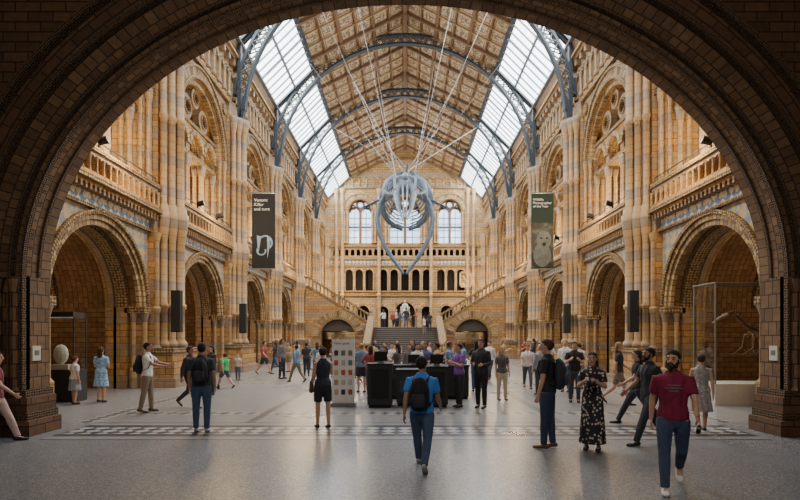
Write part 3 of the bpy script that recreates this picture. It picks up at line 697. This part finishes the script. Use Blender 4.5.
for s_ in (-1,1):
    g.tube([Q(p) for p in ((11.2,17+s_*.15,1.8),(10.9,17+s_*.2,1.3),(11.25,17+s_*.2,.9),(11.15,17+s_*.2,.58),(10.9,17+s_*.2,.54))],[.08,.06,.045,.04,.03],'darkbone')
    g.tube([Q(p) for p in ((10.05,17+s_*.2,1.9),(10.0,17+s_*.26,1.5),(9.7,17+s_*.23,1.3),(9.5,17+s_*.23,1.35))],[.04,.035,.025,.02],'darkbone',n=6)
for i in range(30):
    t=i/29; k=t*(len(sk)-1); j=min(int(k),len(sk)-2); p=Vector(Q(Vector(sk[j]).lerp(Vector(sk[j+1]),k-j))); g.bar(p,p+Vector((.03,0,.17)),.03,.05,'darkbone')
ob('dinosaur_skeleton',remesh(g,.018,['darkbone'],'dinosaur_skeleton',1),'brown mounted dinosaur skeleton standing inside the glass case','skeleton')
case(-10.9,-9.72,15.65,16.3,.95,2.5,'charcoal','tall dark display case with lit glass top inside the arch',True)

# ------------------------------------------------------------------ people
SK={'l':(.56,.31,.21),'m':(.36,.19,.12),'d':(.12,.06,.035)}
POSE={
'stand':dict(L=(2,0),R=(-3,2),AL=(3,9,12,0),AR=(-4,9,14,0)),
'stand2':dict(L=(8,10),R=(-4,0),AL=(10,12,75,35),AR=(8,10,80,40)),
'hold':dict(L=(3,2),R=(-2,2),AL=(22,12,95,38),AR=(22,12,98,38)),
'walk':dict(L=(26,6),R=(-20,22),AL=(-22,8,12,0),AR=(22,8,28,0)),
'walk2':dict(L=(-16,34),R=(20,4),AL=(20,9,35,5),AR=(-18,8,15,0)),
'stride':dict(L=(-26,28),R=(30,4),AL=(24,9,35,5),AR=(-24,8,15,0)),
'reach':dict(L=(6,4),R=(-8,4),AL=(52,10,25,5),AR=(45,12,35,10)),
'chin':dict(L=(4,2),R=(-4,2),AL=(5,9,15,0),AR=(28,14,125,30)),
'hips':dict(L=(4,6),R=(-3,0),AL=(-8,38,75,45),AR=(2,9,12,0)),
'sit':dict(L=(84,84),R=(84,84),AL=(25,10,50,10),AR=(25,10,50,10)),
}
def limb(p,seq):
    out=[Vector(p)]
    for d,l in seq: out.append(out[-1]+Vector(d)*l)
    return out
CACHE={}
TOR=[(.86,.125,.09,0),(.92,.165,.115,-.01),(.99,.162,.108,-.005),(1.08,.14,.092,.005),(1.2,.15,.1,.008),(1.31,.172,.112,.006),(1.38,.178,.1,0),(1.43,.15,.08,-.005),(1.465,.085,.062,-.005)]
def torso(g,z0,z1,inf,m,fem=False):
    rs=[]
    for z,rx,ry,yo in TOR:
        if z<z0-1e-6 or z>z1+1e-6: continue
        k=1.0
        if fem: k=.9 if z>1.0 else 1.03
        rs.append((Vector((0,yo,z)),(rx*k+inf,ry*k+inf)))
    g.tube([p for p,_ in rs],[r for _,r in rs],m,n=16,ref=(1,0,0))
def build(pose,outfit,hair,q,turn=0,fem=False,beard=False):
    key=(pose,outfit,hair,q,turn,fem,beard)
    if key in CACHE: return CACHE[key]
    P=POSE[pose]; vox={0:.0095,1:.016,2:.026}[q]
    legs=[]; feet=[]
    for s_,k in ((-1,'L'),(1,'R')):
        a,kn=[math.radians(x) for x in P[k]]
        pts=limb((s_*.095,0,.9),[((s_*.03,math.sin(a),-math.cos(a)),.42),((0,math.sin(a-kn),-math.cos(a-kn)),.41)])
        legs.append(pts); feet.append((pts[2],a-kn))
    low=min(p.z-.075-(.10*max(0,math.sin(-an))) for p,an in feet); dz=-low
    for pts in legs:
        for p in pts: p.z+=dz
    UP=lambda z:z+dz
    arms=[]
    for s_,k in ((-1,'AL'),(1,'AR')):
        a,b_,e,c_=[math.radians(x) for x in P[k]]
        sw=.165 if fem else .188
        u=Vector((s_*math.sin(b_),math.sin(a)*math.cos(b_),-math.cos(a)*math.cos(b_))).normalized()
        f=Vector((s_*math.sin(b_)*.4-s_*math.sin(c_),math.sin(a+e),-math.cos(a+e))).normalized()
        arms.append((s_,limb((s_*sw,-.005,UP(1.395)),[(u,.28),(f,.245)]),u,f))
    def T(gt,zo=dz):
        for i,v in enumerate(gt.v): gt.v[i]=(v[0],v[1],v[2]+zo)
    g=G(); torso(g,.86,1.465,0,'skin',fem); T(g)
    for pts in legs:
        h,k,an=pts; g.tube([h,h.lerp(k,.3),h.lerp(k,.75),k,k.lerp(an,.3),k.lerp(an,.7),an],[.088,.084,.062,.054,.056,.042,.036],'skin',n=12)
    for p,an in feet:
        pit=min(0,an); d=Vector((0,math.cos(pit*.9),math.sin(pit*.9)))
        g.tube([p+Vector((0,-.035,-.035)),p+Vector((0,.03,-.03)),p+d*.13+Vector((0,0,-.045))],[(.036,.032),(.04,.03),(.04,.02)],'skin',n=8)
    for s_,pts,u,f in arms:
        sh,el,wr=pts; g.tube([sh+Vector((-s_*.05,0,.01)),sh,sh.lerp(el,.4),el,el.lerp(wr,.3),wr],[.05,.055,.046,.038,.039,.026],'skin',n=10)
        nm=Vector((-s_,0,0)); nm=(nm-f*nm.dot(f)).normalized(); ac=f.cross(nm).normalized()
        if ac.dot(Vector((0,1,0))+Vector((0,0,1))*.5)<0: ac=-ac
        pe=wr+f*.085; g.tube([wr,wr+f*.045,pe],[(.026,.018),(.038,.016),(.037,.014)],'skin',n=8,ref=tuple(ac))
        for i,(o_,l) in enumerate(((.030,.07),(.010,.08),(-.011,.074),(-.031,.058))):
            b0=pe+ac*o_-f*.01; d1=(f+ac*o_*3+nm*.15).normalized(); d2=(f+nm*.6).normalized()
            g.tube([b0,b0+d1*l*.5,b0+d1*l*.5+d2*l*.5],[.0095,.009,.0075],'skin',n=6)
        t1=(f*.6+ac*.7+nm*.2).normalized()*.035
        b0=wr+f*.03+ac*.03; g.tube([b0,b0+t1,b0+t1+(f+nm*.4+ac*.2).normalized()*.03],[.013,.011,.009],'skin',n=6)
    g.tube([(0,-.012,UP(1.43)),(0,-.005,UP(1.49)),(0,.005,UP(1.55))],[.058,.052,.052],'skin',n=10)
    hc=Vector((0,.012,UP(1.635))); R=Matrix.Rotation(math.radians(turn),3,'Z')
    HR=[(-.112,.024,.03,.05),(-.098,.04,.05,.038),(-.07,.054,.072,.022),(-.03,.065,.088,.01),(.02,.073,.097,.0),(.06,.070,.093,-.006),(.09,.054,.073,-.01),(.108,.028,.04,-.012)]
    hg=G(); hg.tube([(0,yo,z) for z,_,_,yo in HR],[(rx,ry) for _,rx,ry,_ in HR],'skin',n=16)
    hg.tube([(0,.09,.022),(0,.112,-.018)],[.009,.015],'skin',n=6); hg.tube([(-.035,.084,.032),(.035,.084,.032)],[.011,.011],'skin',n=6)
    for s_ in (-1,1): hg.ell((s_*.074,-.005,.0),(.01,.02,.03),'skin',8,6)
    hg.tube([(-.018,.083,-.055),(.018,.083,-.055)],[.008,.008],'skin',n=6)
    def place(x):
        for i,v in enumerate(x.v): x.v[i]=tuple(R@Vector(v)+hc)
        return x
    place(hg); g.add(hg.v,hg.f,'skin')
    parts=[]; body=remesh(g,vox,['skin'],'person',1,.4)
    def hf(p):
        y=p.y
        lim=.102 if p.z>.056 else (.0 if p.z<.02 else .035)
        if y>lim: y=lim
        if hair in('short','bun') and p.z<-.02 : y=min(y,-.03)
        return Vector((p.x,y,p.z))
    x=G(); x.ell((0,-.012,.025),(.084,.108,.104),'hair',20,16,hf)
    if hair=='long': x.tube([(0,-.07,.04),(0,-.09,-.06),(0,-.095,-.17),(0,-.09,-.26)],[(.07,.04),(.085,.04),(.08,.035),(.05,.02)],'hair',n=12)
    if hair=='bun': x.ell((0,-.12,.05),(.045,.04,.045),'hair')
    place(x); parts.append(('hair',x.mesh('hair',True),'hair'))
    if beard:
        x=G(); x.tube([(-.066,.02,0),(-.062,.035,-.04),(-.048,.066,-.08),(0,.086,-.105),(.048,.066,-.08),(.062,.035,-.04),(.066,.02,0)],[.012,.02,.028,.032,.028,.02,.012],'hair',n=8); x.tube([(-.032,.086,-.06),(-.02,.099,-.036),(.02,.099,-.036),(.032,.086,-.06)],[.009,.009,.009,.009],'hair',n=6); place(x); parts.append(('beard',x.mesh('beard',True),'hair'))
    if q<2:
        for s_ in (-1,1):
            x=G(); x.ell((s_*.03,.088,.01),(.014,.008,.008),'eye',8,6); place(x); parts.append(('eye',x.mesh('eye',True),'eye'))
            x=G(); x.tube([(s_*.014,.098,.034),(s_*.032,.094,.038),(s_*.048,.082,.032)],[.005,.006,.004],'hair',n=6); place(x); parts.append(('eyebrow',x.mesh('eyebrow',True),'hair'))
        x=G(); x.ell((0,.092,-.055),(.024,.007,.007),'mouth',8,6); place(x); parts.append(('mouth',x.mesh('mouth',True),'mouth'))
    cv=max(vox,.013)
    longs='jacket' in outfit
    g=G(); torso(g,.92 if 'dress' not in outfit else .86,1.465,.02 if not longs else .032,'top',fem)
    if 'dress' in outfit or 'maxi' in outfit:
        zz=.12 if 'maxi' in outfit else .5
        g.tube([(0,0,1.0),(0,0,.85),(0,.0,(zz+.85)/2),(0,.0,zz)],[(.165,.12),(.19,.14),(.21,.165),(.24,.19)],'top',n=18,cap=False)
    T(g)
    if 'vest' not in outfit:
        for s_,pts,u,f in arms:
            sh,el,wr=pts
            if longs: g.tube([sh+Vector((-s_*.06,0,.01)),sh,sh.lerp(el,.5),el,wr-f*.02],[.065,.07,.062,.054,.04],'top',n=10)
            else: g.tube([sh+Vector((-s_*.06,0,.01)),sh,sh.lerp(el,.35),sh.lerp(el,.68)],[.062,.068,.064,.062],'top',n=10,cap=False)
    parts.append(('dress' if ('dress' in outfit or 'maxi' in outfit) else 'jacket' if longs else 'shirt',remesh(g,cv,['top'],'top',2),'top'))
    if 'dress' not in outfit and 'maxi' not in outfit:
        g=G(); x=G(); torso(x,.86,1.08,.014,'bot',fem)
        for i,v in enumerate(x.v): x.v[i]=(v[0],v[1],v[2]+dz-.02)
        g.add(x.v,x.f,'bot')
        for pts in legs:
            h,k,an=pts
            if 'shorts' in outfit: g.tube([h,h.lerp(k,.3),h.lerp(k,.8)],[.1,.102,.088],'bot',n=12,cap=False)
            elif 'skirt' in outfit: pass
            else: g.tube([h,h.lerp(k,.3),h.lerp(k,.75),k,k.lerp(an,.35),k.lerp(an,.7),an+Vector((0,0,.0))],[.1,.1,.08,.07,.069,.058,.054],'bot',n=12,cap=False)
        if 'skirt' in outfit: g.tube([(0,0,UP(.95)),(0,0,UP(.75)),(0,0,UP(.5))],[(.165,.12),(.2,.16),(.22,.19)],'bot',n=16,cap=False)
        parts.append(('shorts' if 'shorts' in outfit else 'skirt' if 'skirt' in outfit else 'trousers',remesh(g,cv,['bot'],'bot',2),'bot'))
    for p,an in feet:
        pit=min(0,an); x=G(); c_=math.cos(pit*.9); sn=math.sin(pit*.9)
        def tp(y,z): return p+Vector((0,y*c_,y*sn+z))
        x.tube([tp(-.055,-.035),tp(0,-.032),tp(.07,-.045),tp(.13,-.05),tp(.165,-.053)],[(.034,.036),(.043,.042),(.047,.032),(.046,.026),(.03,.02)],'shoe',n=12)
        parts.append(('shoe',x.mesh('shoe',True),'shoe'))
    CACHE[key]=(body,parts,UP(0)); return CACHE[key]
for nm in ('skin','hair','eye','mouth','top','bot','shoe'): M[nm]=M['white']
plain('eyecol',(.03,.02,.015),.3); plain('mouthcol',(.3,.09,.07),.5)
HC={'k':(.014,.011,.01),'b':(.06,.03,.016),'y':(.28,.18,.08),'g':(.3,.29,.28)}
def person(x,y,face,H,pose,outfit,top,bot,hair='short',hc='k',sk='l',shoe=(.03,.03,.03),label='',q=1,turn=0,fem=False,beard=False,z=0,pat=None,bag=None,child=False,group=None):
    body,parts,up=build(pose,outfit,hair,q,turn,fem,beard)
    s=H/1.75; wdt=s*(1.0 if not child else 1.12)
    mats={'skin':skin(SK[sk]),'hair':fabric(HC[hc]),'eye':'eyecol','mouth':'mouthcol','top':fabric(top,pat),'bot':fabric(bot),'shoe':fabric(shoe)}
    o=bpy.data.objects.new('person',body); COL.objects.link(o); o.location=(x,y,z); o.rotation_euler=(0,0,math.radians(face)); o.scale=(wdt,wdt,s)
    o['label']=label; o['category']='person'
    if group: o['group']=group
    o.material_slots[0].link='OBJECT'; o.material_slots[0].material=M[mats['skin']]
    for nm,me,mk in parts:
        c=bpy.data.objects.new(nm,me); COL.objects.link(c); c.parent=o; c.material_slots[0].link='OBJECT'; c.material_slots[0].material=M[mats[mk]]
    if bag: backpack(x,y,z,face,s,bag,up)
    return o,up
def backpack(x,y,z,face,s,col,up):
    g=G(); k=fabric(col)
    g.tube([(0,-.2,1.0),(0,-.215,1.1),(0,-.21,1.25),(0,-.2,1.36),(0,-.18,1.42)],[(.13,.07),(.155,.095),(.15,.09),(.125,.07),(.08,.04)],k,n=16,ref=(1,0,0))
    for i,v in enumerate(g.v): g.v[i]=(v[0],v[1],v[2]+up)
    o=ob('backpack',g,'dark fabric backpack worn on a visitor\'s back','backpack',loc=(x,y,z),rot=math.radians(face),smooth=True,scale=(s,s,s))
    g=G(); g.tube([(0,-.31,1.03+up),(0,-.315,1.12+up),(0,-.305,1.2+up)],[(.09,.02),(.105,.03),(.09,.02)],fabric(tuple(c*1.8+.01 for c in col)),n=12); ob('front_pocket',g,parent=o,smooth=True)
    for s_ in (-1,1):
        g=G(); g.tube([(s_*.1,-.15,1.38+up),(s_*.105,-.03,1.46+up),(s_*.11,.1,1.4+up),(s_*.12,.13,1.27+up),(s_*.15,.05,1.1+up),(s_*.13,-.13,1.03+up)],[(.022,.009)]*6,k,n=8,ref=(1,0,0)); ob('shoulder_strap',g,parent=o,smooth=True)
JE=(.05,.085,.16)
person(-7.45,9.7,-60,1.72,'walk','tee',(.2,.04,.06),(.5,.36,.32),'long','b',label='woman in maroon top and pale trousers walking',fem=True)
person(-9.45,15.25,-30,1.36,'stand','tee skirt',(.75,.75,.75),(.3,.32,.35),'short','b',label='child in white top and grey skirt standing by arch',fem=True,child=True)
person(-8.95,15.7,0,1.62,'stand2','tee dress',(.3,.5,.72),(.1,.1,.1),'long','b',label='woman in light blue dress standing by arch',fem=True,pat='b')
person(-6.6,13.67,-80,1.77,'reach','tee',(.8,.8,.8),(.24,.19,.13),'short','k','m',label='man in white t-shirt with black backpack reaching forward',bag=(.015,.015,.02),shoe=(.1,.06,.03))
person(-5.85,14.5,-100,1.70,'walk2','jacket',(.03,.03,.04),(.04,.04,.05),'short','k','m',label='person in dark jacket walking')
person(-4.12,10.8,10,1.80,'stand','tee',(.04,.045,.06),JE,'short','k','m',label='man in dark t-shirt and jeans with backpack seen from behind',q=0,bag=(.012,.012,.015),shoe=(.3,.3,.3))
person(-6.4,17.6,150,1.62,'stand','jacket',(.03,.03,.04),(.03,.03,.03),'long','k',label='woman in dark jacket standing',fem=True)
person(-6.75,20,60,1.35,'walk','tee shorts',(.05,.5,.16),(.1,.1,.12),'short','b',label='child in bright green shirt walking',child=True)
person(-7.4,23.6,170,1.15,'stand','tee',(.5,.45,.4),(.1,.12,.2),'short','y',label='small child in pale shirt standing',child=True,q=2)
person(-1.74,11.3,25,1.70,'chin','vest shorts',(.025,.03,.05),(.02,.02,.025),'bun','k',label='woman in navy vest and dark shorts with hand raised to chin',fem=True,q=0,turn=-30)
person(.25,7.87,-12,1.70,'walk','tee',(.05,.25,.75),JE,'short','k','m',label='man in blue t-shirt and jeans walking away with black backpack',q=0,bag=(.012,.012,.015),turn=-20,shoe=(.35,.35,.35))
person(1.48,14.6,120,1.73,'hold','tee',(.2,.08,.34),(.03,.03,.035),'short','k',label='member of staff in purple shirt and dark trousers')
person(2.06,14.4,150,1.86,'stand2','jacket',(.03,.035,.035),(.015,.015,.017),'short','b',label='man in dark jacket and black trousers standing')
person(2.95,16.2,190,1.6,'stand','tee',(.1,.1,.11),(.6,.5,.36),'long','y',label='woman in grey top and cream trousers standing',fem=True)
person(4.6,20,170,1.69,'walk','tee',(.6,.58,.55),(.06,.07,.1),'short','b',label='person in pale shirt walking')
person(4.46,17.6,20,1.66,'stand','jacket',(.32,.34,.38),(.05,.05,.06),'short','g',label='man in grey jacket standing')
person(2.47,9.25,60,1.88,'stand','tee',(.02,.02,.025),(.03,.045,.09),'short','b',label='tall man in black t-shirt and dark jeans with backpack',q=0,turn=10,bag=(.03,.035,.045),shoe=(.12,.07,.04))
person(4.99,15.7,165,1.77,'hold','tee',(.015,.015,.018),(.05,.055,.07),'short','k',label='man in black shirt holding his hands together')
person(3.2,9.1,155,1.66,'hold','tee maxi',(.025,.025,.03),(.03,.03,.03),'long','k',label='woman in long black floral dress holding a camera',fem=True,q=0,pat='f')
person(5.1,11.7,75,1.74,'stride','tee',(.025,.025,.03),(.03,.035,.05),'long','b',label='woman in dark top and trousers striding across the floor',fem=True)
person(4.4,9.6,100,1.80,'walk','tee',(.025,.03,.04),(.03,.03,.04),'short','k','m',label='man in black t-shirt walking beside another visitor',q=0,beard=True)
mo_,up_=person(3.42,6.8,158,1.80,'walk2','tee',(.2,.012,.045),(.045,.07,.13),'short','k','l',label='bearded man in maroon t-shirt and jeans walking',q=0,beard=True,shoe=(.75,.75,.75),turn=-22)
g=G()
for k,(w_,z_) in enumerate(((.07,1.33),(.1,1.295),(.05,1.26))): g.tube([(-w_,.128-.12*w_,z_+up_),(0,.134,z_+up_),(w_,.128-.12*w_,z_+up_)],[(.007,.009)]*3,'greygraphic',n=6,ref=(0,1,0))
ob('shirt_print',g,'faint printed bands on the chest',parent=mo_)
person(6.0,10.8,-20,1.62,'walk2','vest dress',(.36,.33,.31),(.1,.1,.1),'bun','b',label='woman in grey patterned sleeveless dress walking',fem=True,pat='f',q=0)
tops=[(.03,.03,.04),(.5,.47,.44),(.06,.09,.2),(.3,.06,.06),(.12,.12,.13),(.6,.6,.62),(.12,.22,.34),(.025,.025,.025),(.34,.26,.14)]
names=dict(zip(tops,['black','cream','navy','dark red','grey','white','blue','black','tan']))
crowd=[(-7.2,27.3,0),(-6.9,28.3,0),(-6.3,28.9,0),(-4.6,22.6,0),(-4.8,26,0),(-3.9,23.6,0),(-3.4,25.5,0),(-5.6,31,0),(-1.15,17.9,0),(-.7,18.6,0),(-.25,17.8,0),(.15,18.9,0),(.7,18,0),(-2.2,21,0),(-1.6,22.5,0),(-.9,24,0),(-2.9,28,0),(-.4,27,0),
(1.6,19.5,0),(2.3,21,0),(3.1,22.5,0),(3.8,24,0),(2.0,26,0),(1.0,23,0),(4.9,26.5,0),(5.9,22,0),(6.8,25,0),(5.6,18.6,0),(6.4,19.6,0),(7.0,29,0),(-8,33,0),(7.6,34,0),
(-1.5,18.4,0),(.4,17.6,0),(1.05,17.5,0),(1.5,17.9,0),(2.5,18.6,0),(-.5,20.5,0),(.3,21.5,0),(-3.2,20.3,0),(6.1,15.2,0),(5.4,16.9,0),(1.9,23.5,0),(-2.4,24.5,0),(-5.6,24.3,0),(.9,27,0),(-1.7,29,0),
(-1.1,50.2,2.7),(-.45,48.9,2.7),(.35,49.2,2.7),(-.8,48.6,2.7),(1.0,48.2,2.7),(.1,48.2,2.7),(1.6,44.75,rise*12),(2.1,45.55,rise*14),(-2,49.5,2.7),(-7.7,38,0),(-1.9,34,0),(2.6,33,0),(3.6,36,0),(-3.6,36,0)]
ps=['stand','walk','stand2','hold','walk2','hips']; of=['tee','jacket','tee shorts','jacket','tee']
for i,(x,y,z) in enumerate(crowd):
    r=random.Random(i*7+3); t=r.choice(tops); fem=r.random()<.45; p=r.choice(ps) if z in(0,2.7) else 'stand'; o_=r.choice(of)
    person(x,y,r.choice([0,20,60,90,150,180,200,250,300]),r.uniform(1.58,1.82),p,o_,t,r.choice([(.03,.03,.04),JE,(.2,.17,.12)]),'long' if fem else 'short',r.choice('kkby'),r.choice('llm'),label='visitor in %s top %s in the hall'%(names[t],'walking' if 'walk' in p else 'standing') if z==0 else 'visitor in %s top standing on the stairs'%names[t],q=2,fem=fem,z=z,group='visitors in the hall')
g=G(); g.box(W,3.0,3.13,8.74,8.82,1.12,1.21,'black'); cam_=ob('camera',g,'small black camera held in a visitor\'s hands','camera'); g=G(); g.lathe((0,0,0),[(.03,0),(.032,.05),(.028,.06)],'black',12); l_=ob('lens',g,parent=cam_,loc=(3.065,8.74,1.165)); l_.rotation_euler=(PI/2,0,0)
g=G(); g.tube([(-1.98,11.3,.78),(-1.98,11.3,.98)],[(.05,.12),(.04,.1)],fabric((.12,.06,.03)),n=12); hb=ob('handbag',g,'brown leather shoulder bag at a woman\'s hip','bag',smooth=True)
g=G(); g.tube([(-1.98,11.2,.98),(-1.9,11.22,1.25),(-1.82,11.27,1.42)],[.008,.008,.008],fabric((.12,.06,.03)),n=6); ob('bag_strap',g,parent=hb)
b_,pr,up=build('sit','jacket','short',2)
stt=bpy.data.objects.new('seated_statue',b_); COL.objects.link(stt); stt.location=(0,57,4.05); stt.scale=(1.25,1.25,1.25); stt.rotation_euler=(0,0,PI); stt['label']='white marble seated statue on a plinth at the stair head'; stt['category']='statue'
stt.material_slots[0].link='OBJECT'; stt.material_slots[0].material=M['marble']
for nm,me,mk in pr:
    c=bpy.data.objects.new({'top':'statue_coat','bot':'statue_trousers'}.get(mk,'statue_'+nm),me); COL.objects.link(c); c.parent=stt; c.material_slots[0].link='OBJECT'; c.material_slots[0].material=M['marble']
g=G(); g.box(W,-.4,.4,-.5,.22,.0,.36,'marble'); g.box(W,-.4,.4,-.5,-.3,.3,.85,'marble'); ob('statue_seat',g,parent=stt)
g=G(); g.box(W,-.8,.8,55.8,58.0,2.7,2.95,'stone'); g.box(W,-.65,.65,55.95,57.9,2.95,3.9,'stone'); g.box(W,-.75,.75,55.9,58,3.9,4.05,'carved'); ob('statue_plinth',g,'buff stone plinth below the marble statue','plinth')
g=G(); g.tube([(0,-.15,.75),(0,.0,.5),(0,.3,.42)],[(.2,.05),(.2,.06),(.18,.04)],'charcoal',n=12); pc=ob('pushchair',g,'dark folding pushchair with four wheels','pushchair',loc=(-7.2,19.6,0),rot=.6,smooth=True)
g=G()
for s_ in (-1,1): g.bar((s_*.23,-.4,1.0),(s_*.23,.35,.12),.025,.025,'steel'); g.bar((s_*.23,.1,.45),(s_*.23,-.3,.12),.025,.025,'steel')
g.bar((-.23,-.4,1.0),(.23,-.4,1.0),.03,.03,'rubber'); ob('pushchair_frame',g,parent=pc)
g=G(); g.ell((0,-.12,.85),(.23,.25,.18),'charcoal'); ob('pushchair_hood',g,parent=pc)
for s_ in (-1,1):
    for y in (-.3,.35):
        g=G(); g.tube([(-.02,0,0),(.02,0,0)],[.1,.1],'rubber',n=14,ref=(0,1,0),cap=False); ob('wheel',g,parent=pc,loc=(s_*.25,y,.1))

# ------------------------------------------------------------------ lights
def area(loc,rot,sx,sy,p,col):
    l=bpy.data.lights.new('area_light','AREA'); l.shape='RECTANGLE'; l.size=sx; l.size_y=sy; l.energy=p; l.color=col
    o=bpy.data.objects.new('skylight_and_front_fill',l); COL.objects.link(o); o.location=loc; o.rotation_euler=rot; return o  # shared by the skylight daylight and the added front fill
def pt(loc,p,col,r=.2):
    l=bpy.data.lights.new('lamp','POINT'); l.energy=p; l.color=col; l.shadow_soft_size=r
    o=bpy.data.objects.new('point_light',l); COL.objects.link(o); o.location=loc  # point lights in alcoves, galleries, along the walls and at the end wall
for s_ in (-1,1):
    for c in BAYS:
        area((s_*7.8,c,19.6),(0,s_*math.radians(38),0),3.3,7.6,860,(.90,.95,1))
        pt((s_*(HW+3.4),c,3.4),75,(1,.64,.32)); pt((s_*(HW+2.0),c,9.0),420,(1,.70,.34))
        pt((s_*(HW-1.1),c,8.3),430,(1,.70,.36))
for x in (-6,6): pt((x,60,8.5),700,(1,.74,.42)); pt((x,59,15),480,(1,.78,.48)); pt((x,53,2),60,(1,.7,.4))
pt((0,57,20),450,(.9,.95,1))  # cool point light in mid-air below the roof near the end wall
area((0,-1,8.5),(math.radians(58),0,0),9,3,430,(1,.90,.80))  # added fill above and behind the camera, brightening the entrance arch; no lamp there
w=bpy.data.worlds.new('world'); sc.world=w; w.use_nodes=True; w.node_tree.nodes['Background'].inputs[0].default_value=(.6,.7,.85,1); w.node_tree.nodes['Background'].inputs[1].default_value=.02

cd=bpy.data.cameras.new('camera'); cd.sensor_width=36; cd.lens=533/800*36; cd.shift_x=-5/800; cd.shift_y=86/800
co=bpy.data.objects.new('camera_view',cd); COL.objects.link(co); co.location=(0,0,1.95); co.rotation_euler=(PI/2,0,0); sc.camera=co
